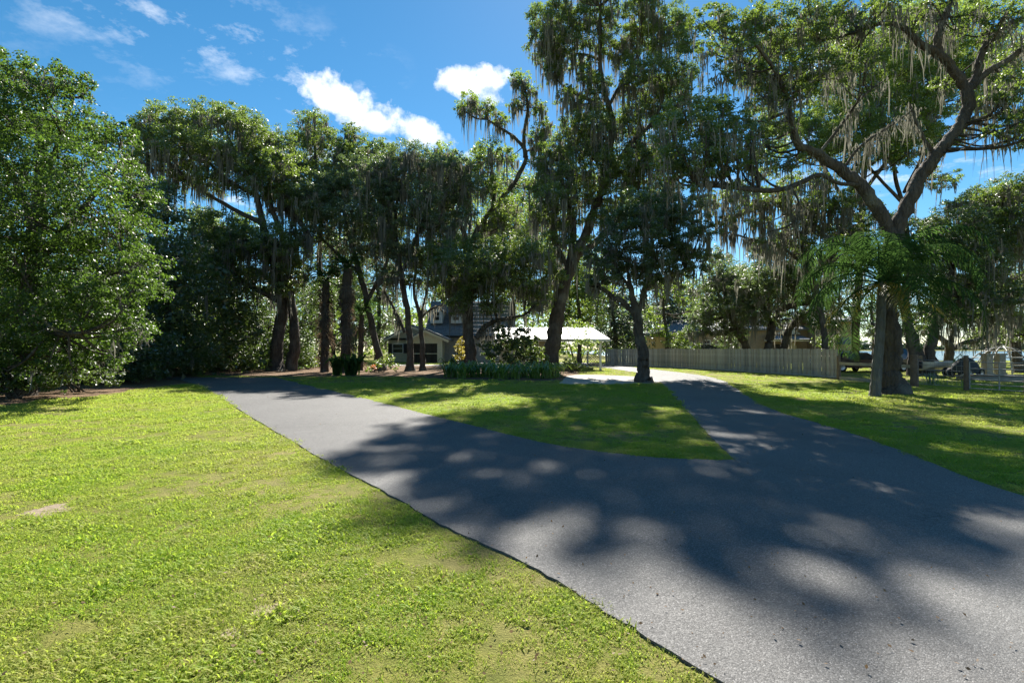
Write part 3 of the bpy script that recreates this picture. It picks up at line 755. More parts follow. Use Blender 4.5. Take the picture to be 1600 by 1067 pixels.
# --- behind the board fence
oak('live_oak', 'silvery oak with two arching trunks just behind the board fence', (1212, 578), 40,
    [[(1196, 572, 16), (1200, 540, 15), (1207, 508, 14), (1222, 484, 13), (1255, 474, 9), (1285, 470, 5)], [(1220, 572, 15), (1225, 540, 14), (1236, 512, 12), (1258, 492, 9), (1280, 480, 5)], [(1207, 508, 7), (1190, 470, 6), (1170, 440, 3)], [(1222, 484, 7), (1225, 450, 5), (1235, 410, 3)]],
    [(1180, 440, 30), (1210, 415, 30), (1245, 420, 30), (1280, 430, 28), (1165, 470, 24), (1205, 455, 28), (1245, 455, 26), (1290, 460, 24), (1195, 390, 24), (1230, 385, 24), (1150, 440, 24), (1310, 480, 18), (1180, 490, 22), (1260, 495, 18), (1285, 505, 18), (1215, 500, 16)],
    mat='silver_leaf', moss=.8, mlen=(.6, 2.0), lai=1.3)
oak('live_oak', 'pale oak leaning left behind the middle of the board fence', (1168, 572), 44,
    [[(1170, 572, 15), (1164, 540, 14), (1150, 510, 11), (1138, 480, 7), (1130, 440, 4)]],
    [(1130, 430, 26), (1105, 450, 24), (1150, 455, 26), (1115, 480, 24), (1145, 490, 24), (1095, 495, 20), (1170, 490, 18), (1120, 405, 20), (1125, 510, 18), (1090, 515, 18), (1150, 515, 16)], mat='silver_leaf', moss=.7, mlen=(.5, 1.6), lai=1.2)

# --- right hand oak and its queen palm
oak('live_oak', 'massive mossy oak with wide forking limbs beside the queen palm', (1390, 615), 18.3,
    [[(1392, 614, 44), (1390, 570, 38), (1388, 520, 34), (1388, 470, 32), (1392, 410, 31), (1400, 365, 32)],
     [(1398, 375, 22), (1372, 325, 24), (1350, 294, 23), (1316, 264, 20), (1282, 241, 17), (1252, 226, 15, -.5), (1240, 196, 12, -.8), (1234, 160, 10, -1), (1215, 110, 7, -1.5), (1180, 60, 4, -2)],
     [(1402, 372, 26), (1414, 330, 26), (1437, 280, 25), (1464, 243, 24), (1495, 209, 22), (1516, 169, 21), (1517, 135, 20)],
     [(1517, 140, 17), (1498, 111, 16), (1474, 84, 15), (1437, 60, 12), (1412, 36, 9), (1378, 34, 7), (1330, 50, 5), (1290, 60, 3)], [(1476, 86, 12), (1471, 50, 12), (1487, 10, 10), (1500, -40, 7)],
     [(1517, 140, 16), (1530, 118, 14), (1543, 74, 12), (1572, 40, 10), (1606, 24, 8), (1660, 0, 5)], [(1522, 135, 13), (1550, 108, 12), (1582, 90, 11), (1612, 68, 9), (1680, 40, 6)],
     [(1345, 288, 8), (1310, 285, 7, -1), (1282, 272, 8, -1.6), (1235, 292, 8, -2), (1195, 297, 8, -2.4), (1140, 292, 7, -2.8), (1090, 288, 5, -3)], [(1280, 242, 6), (1320, 190, 5), (1350, 150, 4), (1390, 120, 2)], [(1318, 265, 6), (1350, 225, 5), (1395, 195, 4), (1430, 170, 2)],
     [(1234, 160, 6), (1200, 110, 5), (1150, 90, 3)], [(1238, 290, 4), (1250, 320, 4), (1238, 350, 4), (1200, 362, 3)], [(1464, 243, 8), (1440, 200, 6), (1425, 160, 4)], [(1500, 200, 8), (1550, 180, 6), (1610, 170, 4)]],
    [(1120, 20, 26), (1150, 40, 28), (1185, 30, 28), (1160, 75, 28), (1200, 75, 30), (1235, 55, 30), (1215, 115, 30), (1180, 110, 26), (1250, 105, 30), (1270, 55, 28), (1300, 40, 26), (1295, 95, 28), (1330, 75, 26), (1265, 140, 24), (1340, 30, 26), (1225, 20, 30),
     (1290, 15, 28), (1375, 15, 26), (1110, 65, 20), (1400, 5, 26), (1465, 5, 24), (1350, 90, 26), (1140, 110, 22), (1230, 150, 26), (1195, 150, 22), (1320, 110, 24), (1550, 50, 22), (1480, 130, 18), (1575, 95, 22), (1560, 200, 16), (1590, 215, 20),
     (1060, 195, 34, -2.5), (1095, 175, 36, -2.5), (1130, 180, 32, -2.2), (1070, 235, 36, -2.8), (1110, 225, 40, -2.6), (1150, 220, 34, -2.4), (1045, 260, 24, -2.6), (1085, 268, 28, -2.8), (1130, 262, 28, -2.6), (1170, 250, 24, -2), (1175, 200, 22, -2),
     (1180, 20, 26), (1260, 15, 24), (1320, 15, 26), (1100, 25, 22), (1210, 190, 26), (1190, 225, 24), (1170, 290, 20), (1235, 250, 20), (1600, 120, 34), (1640, 60, 50), (1580, 15, 28), (1530, 20, 26), (1580, 165, 28), (1545, 155, 20), (1610, 190, 26), (1660, 180, 50), (1440, 15, 22), (1500, 40, 16)],
    moss=.95, mlen=(.4, 1.6), lai=1.15, leaf=.08, quads=True)
oak('live_oak', 'bright green oak seen through the fork of the massive mossy oak', (1424, 590), 30,
    [[(1426, 588, 15), (1424, 540, 14), (1416, 470, 12), (1420, 400, 10), (1415, 330, 8), (1400, 260, 6), (1410, 190, 4)], [(1416, 320, 6), (1360, 260, 5), (1310, 210, 3)], [(1415, 300, 6), (1450, 230, 5), (1470, 160, 3)], [(1405, 270, 5), (1370, 200, 4), (1360, 150, 2)]],
    [(1395, 95, 32), (1425, 110, 34), (1460, 125, 32), (1390, 140, 32), (1430, 155, 37), (1465, 165, 29), (1405, 190, 34), (1440, 200, 32), (1365, 170, 29), (1280, 185, 29), (1315, 175, 29), (1295, 215, 29), (1335, 205, 32), (1370, 215, 27), (1425, 235, 24), (1440, 75, 27),
     (1345, 130, 32), (1250, 190, 27), (1345, 70, 37), (1300, 120, 34), (1480, 60, 37), (1500, 110, 34), (1530, 80, 34), (1560, 120, 34), (1390, 40, 37), (1430, 30, 37), (1510, 20, 37), (1480, 210, 27), (1340, 250, 24), (1390, 245, 20), (1270, 240, 20), (1470, 280, 20), (1210, 230, 22), (1200, 265, 20)],
    mat='lime_leaf', moss=.45, mlen=(.5, 1.6), lai=1.1)
oak('live_oak', 'airy moss hung oak crown above the middle of the board fence', (1290, 600), 33,
    [[(1292, 584, 12), (1290, 540, 11), (1280, 470, 10), (1265, 420, 9), (1250, 370, 8), (1235, 330, 6), (1215, 300, 3)], [(1265, 420, 6), (1220, 385, 5), (1170, 372, 4), (1130, 360, 2)], [(1270, 440, 5), (1300, 390, 5), (1320, 340, 3)], [(1250, 370, 4), (1275, 320, 3), (1290, 290, 2)]],
    [(1210, 310, 22), (1245, 320, 24), (1280, 310, 24), (1315, 320, 24), (1190, 345, 18), (1230, 360, 22), (1270, 350, 22), (1310, 360, 24), (1135, 350, 16), (1160, 325, 18), (1340, 350, 20), (1300, 400, 22), (1330, 400, 20), (1150, 300, 20), (1110, 320, 20), (1180, 310, 20), (1260, 385, 22), (1200, 380, 18), (1340, 300, 20), (1360, 330, 18), (1290, 280, 20), (1240, 280, 20)],
    mat='oak_leaf', moss=1.7, mlen=(.6, 2.4), lai=1.0)
oak('live_oak', 'leaning double trunk oak behind the wire fence right of the palm', (1440, 578), 31,
    [[(1438, 586, 30), (1432, 560, 24), (1424, 520, 19), (1412, 480, 15), (1400, 440, 10)], [(1444, 584, 26), (1452, 550, 19), (1460, 515, 16), (1475, 470, 12), (1490, 420, 7)], [(1475, 470, 7), (1510, 440, 5), (1550, 420, 3)]],
    [(1480, 400, 34), (1520, 380, 34), (1500, 430, 32), (1545, 410, 30), (1460, 440, 28), (1420, 430, 26), (1530, 450, 28), (1480, 360, 30), (1520, 340, 28), (1560, 370, 28), (1460, 350, 26), (1490, 465, 24), (1440, 400, 26), (1420, 380, 24), (1500, 500, 20), (1540, 490, 22), (1575, 460, 24), (1450, 480, 18), (1400, 350, 24), (1350, 380, 22)],
    mat='dark_leaf', moss=1.0, mlen=(.5, 2.0), lai=1.35)
oak('live_oak', 'low spreading lakeside oak with crossing limbs behind the gate', (1484, 573), 47,
    [[(1482, 573, 16), (1483, 555, 15), (1482, 540, 14), (1470, 528, 9), (1452, 512, 6)], [(1484, 550, 9), (1500, 538, 8), (1530, 530, 7), (1560, 520, 5)], [(1483, 542, 8), (1490, 515, 6), (1500, 480, 4)]],
    [(1460, 490, 24), (1490, 480, 26), (1525, 490, 26), (1555, 500, 22), (1480, 450, 24), (1530, 455, 26), (1440, 510, 16)], moss=1.0, mlen=(.6, 1.8), lai=1.2)
oak('live_oak', 'moss draped oak cut off by the right edge of the view', (1575, 590), 34,
    [[(1592, 583, 16), (1588, 540, 14), (1580, 480, 11), (1570, 420, 8), (1560, 350, 4)], [(1580, 480, 8), (1620, 430, 6), (1660, 400, 4)], [(1572, 440, 6), (1540, 400, 4)]],
    [(1535, 305, 24), (1570, 295, 24), (1600, 290, 28), (1550, 330, 26), (1590, 330, 28), (1500, 315, 18), (1570, 370, 28), (1610, 380, 34), (1590, 430, 30), (1560, 450, 24), (1620, 450, 34), (1580, 490, 26), (1610, 510, 30), (1650, 340, 50)],
    mat='oak_leaf', moss=1.5, mlen=(.6, 2.4), lai=1.2)
oak('live_oak', 'small far oak on the lake shore right of the stone pillars', (1542, 568), 55,
    [[(1545, 568, 9), (1543, 550, 8), (1548, 530, 5)], [(1544, 552, 5), (1560, 536, 3)]], [(1540, 520, 16), (1560, 515, 16), (1525, 525, 14), (1580, 525, 16)], moss=.6, mlen=(.5, 1.3))

oak('live_oak', 'tall leafy oak far behind the fork of the massive mossy oak', (1335, 575), 43,
    [[(1335, 575, 15), (1338, 500, 14), (1345, 400, 12), (1350, 300, 10), (1360, 200, 8), (1370, 110, 5)], [(1347, 350, 8), (1290, 260, 6), (1240, 180, 4), (1210, 130, 3)], [(1350, 300, 8), (1420, 210, 6), (1480, 130, 4)], [(1358, 220, 6), (1330, 140, 4), (1310, 80, 3)], [(1420, 210, 5), (1510, 190, 4), (1560, 150, 3)]],
    [(1150, 70, 24), (1180, 120, 26), (1215, 75, 28), (1250, 40, 26), (1240, 120, 28), (1290, 70, 28), (1330, 40, 26), (1340, 100, 28), (1380, 70, 28), (1420, 50, 26), (1400, 120, 26), (1450, 100, 28), (1490, 60, 26), (1500, 120, 26), (1540, 90, 26), (1560, 140, 26),
     (1580, 60, 26), (1520, 165, 22), (1280, 160, 24), (1340, 170, 24), (1230, 190, 22), (1400, 230, 22), (1300, 230, 22), (1195, 170, 22), (1450, 170, 20)],
    mat='oak_leaf', moss=.5, mlen=(.6, 2.0), lai=.8, leaf=.15)

# --- background trees
far = [('far bluish pine left of the small forked tree', 960, 62, 'pine_leaf', [(965, 440, 24), (950, 470, 24), (975, 475, 26), (955, 505, 26), (985, 505, 24), (965, 530, 24), (940, 530, 18), (1000, 535, 18)]),
       ('far bluish pine right of the small forked tree', 1045, 66, 'pine_leaf', [(1040, 440, 24), (1060, 465, 26), (1030, 475, 24), (1050, 500, 26), (1075, 500, 22), (1040, 525, 22), (1065, 528, 22), (1090, 525, 18)]),
       ('yellow green tree glowing behind the small forked tree', 1040, 52, 'lime_leaf', [(1030, 450, 18), (1025, 490, 16), (1030, 515, 12), (1075, 460, 20), (1090, 480, 18), (1060, 440, 20)]),
       ('sunlit tree behind the carport roof', 905, 58, 'lime_leaf', [(880, 400, 32), (915, 415, 32), (895, 440, 32), (930, 450, 28), (870, 460, 28), (905, 475, 30), (925, 495, 22), (885, 495, 22)]),
       ('tall sunlit tree behind the bare curved limb', 800, 66, 'lime_leaf', [(790, 280, 32), (830, 300, 32), (770, 320, 32), (810, 340, 35), (850, 350, 30), (780, 380, 35), (830, 390, 32), (860, 400, 28), (760, 420, 30), (800, 440, 32), (840, 460, 28)]),
       ('tall pale tree behind the dormers', 690, 78, 'silver_leaf', [(680, 300, 32), (710, 320, 32), (660, 340, 32), (700, 360, 35), (730, 370, 30), (670, 400, 32), (710, 410, 35), (740, 430, 30), (680, 450, 30), (720, 455, 28)]),
       ('pale tree behind the left end of the house', 590, 74, 'silver_leaf', [(590, 330, 26), (560, 350, 26), (610, 370, 28), (575, 400, 28), (620, 420, 26), (560, 440, 26), (600, 460, 26), (570, 490, 22), (610, 500, 22), (555, 520, 18), (590, 530, 18)]),
       ('green tree behind the cabbage palms', 520, 60, 'oak_leaf', [(520, 380, 26), (495, 410, 26), (540, 420, 26), (515, 450, 26), (490, 470, 22), (545, 470, 24), (565, 510, 20), (500, 520, 20), (540, 535, 18)]),
       ('tree filling the gap behind the mossy twin oak', 330, 58, 'oak_leaf', [(300, 345, 28), (340, 370, 28), (310, 390, 28), (365, 380, 26), (330, 420, 28), (290, 420, 28), (370, 430, 26), (300, 460, 26), (390, 345, 22)]),
       ('tree beside the roof of the tan house', 1180, 72, 'oak_leaf', [(1120, 440, 22), (1150, 430, 24), (1180, 445, 24), (1210, 455, 22), (1140, 470, 22), (1180, 475, 22), (1220, 480, 20), (1250, 470, 20), (1100, 470, 20)]),
       ('round tree on the shore beside the tan house', 1365, 64, 'silver_leaf', [(1355, 480, 20), (1380, 500, 20), (1360, 515, 16), (1390, 470, 22), (1340, 450, 20), (1400, 520, 14)])]
for lab, bx, Yw, mt, cl in far:
    top = min(q[1] for q in cl); gy0 = HZ + CAMH * F / Yw
    oak('background_tree', lab, (bx, gy0), Yw, [[(bx, gy0, 9), (bx + 2, (gy0 * 2 + top) / 3, 7), (bx - 3, (gy0 + top * 2) / 3, 5), (bx, top, 2)]], cl, mat=mt, leaf=.22, lai=.8,
        moss=.25 if mt != 'pine_leaf' else 0, mlen=(.8, 2.2), group='trees in the background', layers=((0, 1.0), (1.2, .8)))


# --- palms
def frond(name, root, b, azm, elev, length, droop, leafl, mat, origin, n=34, width=.035):
    pts = []; p = np.array(b, float); e = elev; seg = 12
    for i in range(seg + 1):
        pts.append(p.copy()); d = np.array([math.cos(azm) * math.cos(e), math.sin(azm) * math.cos(e), math.sin(e)]); p = p + d * length / seg; e -= droop / seg * (.5 + i / seg)
    pts = np.array(pts); V, Q = tube(pts, np.linspace(.03, .006, len(pts)), 4)
    Vs, Fs, nv = [V], [Q], len(V)
    side = np.array([-math.sin(azm), math.cos(azm), 0])
    t = np.linspace(.14, 1, n); c = np.stack([np.interp(t * seg, np.arange(seg + 1), pts[:, k]) for k in range(3)], 1)
    T = np.gradient(c, axis=0); T /= np.linalg.norm(T, axis=1)[:, None]
    for sgn in (-1, 1):
        L = leafl * np.sin(np.pi * np.clip(t * .82 + .16, 0, 1)) ** .7 * rs.uniform(.8, 1.1, n)
        d = T * .55 + side * sgn * .9 + np.array([0, 0, -.25]) + rs.normal(0, .16, (n, 3)); d /= np.linalg.norm(d, axis=1)[:, None]
        m = c + d * (L * .5)[:, None]; d2 = d + np.array([0, 0, -.9]); d2 /= np.linalg.norm(d2, axis=1)[:, None]
        e = m + d2 * (L * .5)[:, None]; w = T * width * .5
        V = np.stack([c - w * .5, c + w * .5, m + w, e, m - w], 1).reshape(-1, 3); i = nv + np.arange(n) * 5
        Fs += [np.stack([i, i + 1, i + 2, i + 4], 1), np.stack([i + 4, i + 2, i + 3], 1)]; Vs.append(V); nv += len(V)
    return mesh_np(name, np.vstack(Vs), Fs, mat, root, origin)


b = G(1366, 619); Yp = b.y
qp = empty('queen_palm', b, 'queen palm with feathery drooping fronds growing against the massive mossy oak', 'palm tree')
tp = [P(1366, 619, Yp), P(1370, 575, Yp), P(1375, 520, Yp), P(1378, 470, Yp), P(1380, 440, Yp)]; tp[0].z = -.05
sp = spline([tuple(p) for p in tp], 8)
V, Q = tube(sp, np.interp(np.linspace(0, 1, len(sp)), [0, .06, .3, 1], [.20, .165, .15, .13]) * (1 + .05 * np.cos(np.arange(len(sp)) * 2.1)), 12)
mesh_np('trunk', V, Q, M['palm_bark'], qp, tuple(b), True)
head = sp[-1]
for i in range(30):
    a = i * 2.399 + rs.uniform(-.2, .2); e = [1.45, 1.2, .95, .65, .3, -.1][i % 6] + rs.uniform(-.12, .12)
    frond('frond', qp, head + rs.normal(0, .05, 3), a, e, rs.uniform(3.4, 4.5), 2.6 + .6 * max(0, e), .9, M['palm_leaf'], tuple(b), n=60, width=.036)
for a in (2.9, 3.5, .3, -.5, 4.4):
    frond('dry_frond', qp, head + rs.normal(0, .05, 3), a, -.35, 2.3, 1.0, .5, M['yellow_frond'], tuple(b), n=34)


def cabbage_palm(label, px, py, top, Y, skirt, nf=16, wpx=10):
    b = P(px, py, Y); b.z = 0
    r = empty('cabbage_palm', b, label, 'palm tree', 'cabbage palms beside the mossy twin oak')
    pts = [(px, py, wpx), (px + 1, (py + top) / 2, wpx * .9), (px + 2, top, wpx * .85)]
    s = spline([tuple(P(x, y, Y)) + (w * .5 * Y / F,) for x, y, w in pts], 8); s[0, 2] = -.05
    V, Q = tube(s[:, :3], s[:, 3], 9); mesh_np('trunk', V + rs.normal(0, .02, V.shape), Q, M['bark'], r, tuple(b), True)
    head = s[-1, :3]

    def fan(nm, c, azm, e, L, mat, nl=20):
        d = np.array([math.cos(azm) * math.cos(e), math.sin(azm) * math.cos(e), math.sin(e)]); tip = c + d * L * .5
        side = np.cross(d, [0, 0, 1.0]); side /= np.linalg.norm(side) + 1e-9; up = np.cross(side, d)
        Vs, Qs = tube([c, (c + tip) / 2 + np.array([0, 0, .05]), tip], [.03, .025, .02], 4); Vs = [Vs]; Fs = [Qs]; nv = 12
        for k in range(nl):
            an = (k / (nl - 1) - .5) * 3.6
            dd = d * math.cos(an) + side * math.sin(an) + up * .15 * rs.normal(); dd /= np.linalg.norm(dd)
            m = tip + dd * L * .32; en = m + (dd + np.array([0, 0, -.8])) * L * .22; w = np.cross(dd, up) * .035
            Vs.append(np.array([tip - w * .3, tip + w * .3, m + w, en, m - w])); Fs += [np.array([[nv, nv + 1, nv + 2, nv + 4]]), np.array([[nv + 4, nv + 2, nv + 3]])]; nv += 5
        q = [f for f in Fs if f.shape[1] == 4]; tr = [f for f in Fs if f.shape[1] == 3]
        mesh_np(nm, np.vstack(Vs), [np.vstack(q), np.vstack(tr)], mat, r, tuple(b))
    for i in range(nf): fan('frond', head, i * 2.4, [1.1, .7, .3, -.1][i % 4], rs.uniform(1.5, 2.0), M['palm_leaf'])
    for i in range(skirt):
        z = rs.uniform(.15, 1.0) ** .8; c = np.array([np.interp(z, np.linspace(0, 1, len(s)), s[:, k]) for k in range(3)])
        fan('dead_frond', c, i * 2.4, rs.uniform(-1.35, -1.0), rs.uniform(.9, 1.5), M['dry_frond'], 12)


cabbage_palm('shaggy cabbage palm with a thick brown skirt of dead fronds, left of a pair', 507, 582, 440, 35.5, 46, wpx=13)
cabbage_palm('shaggy cabbage palm with a thick brown skirt of dead fronds, right of a pair', 540, 582, 420, 35, 60, wpx=15)
cabbage_palm('short clean trunked palm between the shaggy palms and the leaning oak', 563, 577, 492, 38, 4, 12, wpx=9)


# ------------------------------------------------------------------ shrubs and border plants
def shrub(name, label, px, Y, clumps, mat, leaf, lai=1.8, group=None, stems=5):
    b = P(px, HZ, Y); b.z = 0; r = empty(name, b, label, 'shrub', group); o3 = tuple(b)
    cl = []
    for q in clumps:
        for off in (0, .9, -.8):
            R = q[2] * Y / F * (1 if off == 0 else .8); c = P(q[0], q[1], Y); c = (c.x, Y + off * R, max(c.z, R * .55))
            cl.append((c, R))
    C, N, subs = foliage(cl, leaf, lai / 3 * 1.2)
    V, Q = leaf_quads(C, leaf * rs.uniform(.7, 1.3, len(C)), N); mesh_np('foliage', V, Q, M[mat], r, o3)
    mb = MB()
    for i in range(stems):
        c = cl[rs.randint(len(cl))][0]; s = (b.x + rs.normal(0, .12), b.y + rs.normal(0, .12), -.03)
        mb.tube(spline([s, ((s[0] + c[0]) / 2 + .05, (s[1] + c[1]) / 2, c[2] * .45), c], 4), np.linspace(.035, .012, 9), 5)
    mb.build('stem', M['bark'], r, o3, True); return r


shrub('garden_shrub', 'large dark shrub in the bed between the two big oaks', 800, 34, [(785, 520, 18), (812, 522, 18), (832, 530, 14), (790, 535, 22), (815, 540, 22), (770, 550, 20), (800, 560, 22), (828, 560, 18), (775, 570, 14), (760, 540, 14)], 'dark_leaf', .14, 3.4)
shrub('garden_shrub', 'rounded dark shrub left of the massive pale trunk in the bed', 838, 34.6, [(838, 545, 15), (846, 560, 14), (832, 568, 12), (828, 552, 13)], 'oak_leaf', .12, 3.0)
shrub('boxwood', 'round clipped boxwood by the carport', 893, 35, [(885, 571, 12), (900, 571, 12), (892, 566, 12), (908, 574, 9)], 'oak_leaf', .07, 2.6)
shrub('croton', 'yellow leaved croton hugging the dark oak trunk', 719, 36, [(720, 532, 9), (717, 545, 11), (722, 556, 11), (712, 560, 9)], 'croton_leaf', .12)
shrub('flowering_shrub', 'low green shrub in front of the house window', 600, 35.5, [(605, 560, 14), (590, 568, 12), (615, 572, 10), (578, 575, 9)], 'oak_leaf', .13)
shrub('orange_flower', 'small clump of orange flowers at the edge of the bed', 583, 34.5, [(583, 572, 5), (587, 576, 4)], 'flower', .10, 1.6)
shrub('young_tree', 'slim young tree in leaf in front of the carport', 905, 37, [(900, 505, 16), (918, 515, 16), (905, 530, 16), (885, 520, 13), (925, 535, 12), (895, 545, 10), (915, 548, 9)], 'lime_leaf', .12, 1.0, stems=7)
shrub('yard_shrub', 'bright low bush by the path behind the shaggy palms', 480, 40, [(480, 560, 12), (470, 568, 9), (490, 570, 8)], 'lime_leaf', .13)
shrub('yard_shrub', 'dark bush under the wood where the drive ends', 330, 35, [(320, 565, 18), (345, 570, 15), (300, 572, 15)], 'dark_leaf', .13)
shrub('yard_shrub', 'leafy bush at the wood edge beside the drive', 382, 37, [(380, 560, 16), (395, 570, 11), (368, 572, 10)], 'oak_leaf', .13)


shrub('yard_shrub', 'low dark bush at the foot of the shade tree by the left edge', 25, 16.6, [(0, 590, 34), (45, 592, 32), (80, 598, 24), (-40, 590, 40)], 'dark_leaf', .10)
shrub('yard_shrub', 'low dark bush at the wood edge below the tip of the shade tree', 125, 19, [(105, 585, 28), (140, 588, 26), (165, 590, 22)], 'dark_leaf', .10)
shrub('yard_shrub', 'low dark bush at the wood edge between shade tree and drive', 215, 23.5, [(200, 580, 22), (225, 583, 20), (245, 586, 16)], 'dark_leaf', .11)
shrub('yard_shrub', 'leafy bush rising behind the far part of the board fence', 1062, 50, [(1050, 530, 18), (1070, 525, 18), (1060, 545, 18), (1082, 540, 14)], 'oak_leaf', .16)
shrub('yard_shrub', 'leafy bush rising behind the middle of the board fence', 1140, 46, [(1130, 532, 16), (1150, 528, 16), (1142, 545, 16)], 'silver_leaf', .16)
shrub('yard_shrub', 'leafy bush behind the fence right of the arching oak trunks', 1288, 45, [(1280, 535, 15), (1296, 530, 14), (1288, 550, 15)], 'oak_leaf', .16)


def strap_plant(name, label, px, py, h, n, mat, wid=.045, group=None, spread=1.0):
    b = G(px, py); r = empty(name, b, label, 'plant', group); Vs, Fq, nv = [], [], 0
    for i in range(n):
        a = rs.uniform(0, 2 * np.pi); L = h * rs.uniform(.7, 1.2); s = np.array([b.x + rs.normal(0, .15 * spread), b.y + rs.normal(0, .12 * spread), -.02])
        o = np.array([math.cos(a), math.sin(a), 0]); w = np.array([-math.sin(a), math.cos(a), 0]) * wid * rs.uniform(.6, 1.1)
        k = [s, s + o * L * .15 + [0, 0, L * .5], s + o * L * .42 + [0, 0, L * .8], s + o * L * .8 + [0, 0, L * rs.uniform(.35, .75)]]
        for q, f in zip(k, (.5, 1, .8, .08)): Vs += [q - w * f, q + w * f]
        Fq += [[nv + 2 * j, nv + 2 * j + 1, nv + 2 * j + 3, nv + 2 * j + 2] for j in range(3)]; nv += 8
    mesh_np('leaf_tuft', np.array(Vs), np.array(Fq), M[mat], r, tuple(b)); return r


ORD = 'first second third fourth fifth sixth seventh eighth ninth tenth eleventh twelfth thirteenth fourteenth fifteenth sixteenth seventeenth'.split()
for i in range(17):
    px = 702 + i * 10.6 + rs.uniform(-2, 2)
    strap_plant('border_lily', 'strap leaved lily in the green border under the big oaks, ' + ORD[i] + ' from the left', px, 590 + rs.uniform(-1.5, 2.5), rs.uniform(.75, 1.05), 34, 'lily_leaf', group='lily border under the oaks')
for i, px in enumerate((528, 546, 556)):
    strap_plant('broad_leaf_plant', ['broad leaved plant at the foot of the shaggy palms, leftmost of three', 'broad leaved plant at the foot of the shaggy palms, middle of three', 'broad leaved plant at the foot of the shaggy palms, rightmost of three'][i],
                px, 586, 1.4, 18, 'palm_leaf', .13, 'broad leaved plants under the palms')
strap_plant('broad_leaf_plant', 'dark broad leaved plant beside the yellow croton', 704, 584, 1.2, 16, 'dark_leaf', .12)
strap_plant('weed_tuft', 'pale weeds growing through the wire fence by its round post', 1455, 603, .7, 22, 'silver_leaf', .02)

# ------------------------------------------------------------------ grey house with dormers
Yh = 62.0
def hx(px, Y=Yh): return (px - 800) / F * Y
def hz(py, Y=Yh): return CAMH + (HZ - py) / F * Y


hb = (hx(690), Yh, 0)
house = empty('house', hb, 'cream and grey house with dark shingle roof and two dormers behind the oaks', 'house')
def part(mb, name, mat, parent=house, org=hb): return mb.build(name, M[mat], parent, org)


z0 = -.05
wall = part(MB().box(hx(606), hx(660), Yh + .1, Yh + 9, z0, hz(531)), 'wing_wall', 'siding')
part(MB().box(hx(690), hx(800), Yh + 1.5, Yh + 12, z0, hz(525)), 'main_wall', 'graywall')
def gable(name, xa, xb, apx, apz, ez, y0, y1, wallm, ov=.35, t=.16):
    ax, bx, cx = hx(xa), hx(xb), hx(apx); e, a = hz(ez), hz(apz)
    part(MB().prism([(ax, e), (bx, e), (cx, a)], y0, y0 + .12), name + '_gable', wallm)
    rf = MB()
    for sx in (ax, bx):
        dx = (sx - cx); k = 1 + .25 / abs(dx); ex, ezz = cx + dx * k, a + (e - a) * k
        q = [(cx, y0 - ov, a + t), (ex, y0 - ov, ezz + t), (ex, y1, ezz + t), (cx, y1, a + t)]
        rf.slab(q if dx < 0 else q[::-1], t)
    r = part(rf, name + '_roof', 'shingle')
    tr = MB()
    for sx in (ax, bx):
        dx = (sx - cx); k = 1 + .25 / abs(dx); ex, ezz = cx + dx * k, a + (e - a) * k
        tr.slab([(cx, y0 - ov - .03, a + t - .02), (ex, y0 - ov - .03, ezz + t - .02), (ex, y0 - ov - .03, ezz - .12), (cx, y0 - ov - .03, a - .12)], .05)
    tr.build('barge_board', M['cream'], r, hb)


gable('wing', 604, 700, 642, 511, 531, Yh, Yh + 9, 'siding')
part(MB().box(hx(604), hx(650), Yh - .12, Yh + .1, hz(531) - .02, hz(531) + .22), 'eave_board', 'dark_frame')
gable('porch', 647, 703, 671, 519, 533, Yh - 3, Yh + 1.6, 'cream')
Yf = Yh - 3
pm = MB()
for px in (648, 692): part(MB().box(hx(px) - .25, hx(px) + .3, Yf, Yf + .4, z0, hz(533)), 'porch_column', 'cream')
part(MB().box(hx(648) + .3, hx(692) - .25, Yf + .05, Yf + .35, hz(537), hz(533)), 'porch_beam', 'cream')
part(MB().box(hx(648) + .3, hx(692) - .25, Yf + .1, Yf + .2, 1.0, 1.09), 'porch_rail', 'cream')
part(MB().box(hx(648) + .3, hx(692) - .25, Yf + .22, Yf + .26, z0, hz(537)), 'porch_screen', 'screen')
for px in (659, 670, 681): part(MB().box(hx(px) - .04, hx(px) + .04, Yf + .12, Yf + .215, z0, hz(537)), 'screen_mullion', 'dark_frame')
part(MB().box(hx(647), hx(693), Yf + .4, Yh + 1.4, z0, hz(533)), 'porch_side_wall', 'siding')


def window(parent, org, x0, x1, zz0, zz1, y, mull=1, tr='trim', rail=True):
    f = MB(); w = .09
    f.box(x0 - w, x0, y - .06, y + .05, zz0 - w, zz1 + w); f.box(x1, x1 + w, y - .06, y + .05, zz0 - w, zz1 + w)
    f.box(x0, x1, y - .06, y + .05, zz1, zz1 + w); f.box(x0, x1, y - .08, y + .05, zz0 - w, zz0)
    if rail: f.box(x0, x1, y - .045, y + .03, (zz0 + zz1) / 2 - .03, (zz0 + zz1) / 2 + .03)
    for i in range(1, mull + 1):
        xm = x0 + (x1 - x0) * i / (mull + 1); f.box(xm - .025, xm + .025, y - .05, y + .03, zz0, zz1)
    o = f.build('window', M[tr], parent, org); MB().box(x0, x1, y - .02, y + .02, zz0, zz1).build('pane', M['glass'], o, org)


window(house, hb, hx(614), hx(629), hz(551), hz(538), Yh + .06, 0)
for px in (609.5, 633): part(MB().box(hx(px) - .22, hx(px) + .22, Yh + .03, Yh + .1, hz(552), hz(537)), 'shutter', 'dark_frame')
window(house, hb, hx(712), hx(724), hz(556), hz(538), Yh + 1.46, 1)
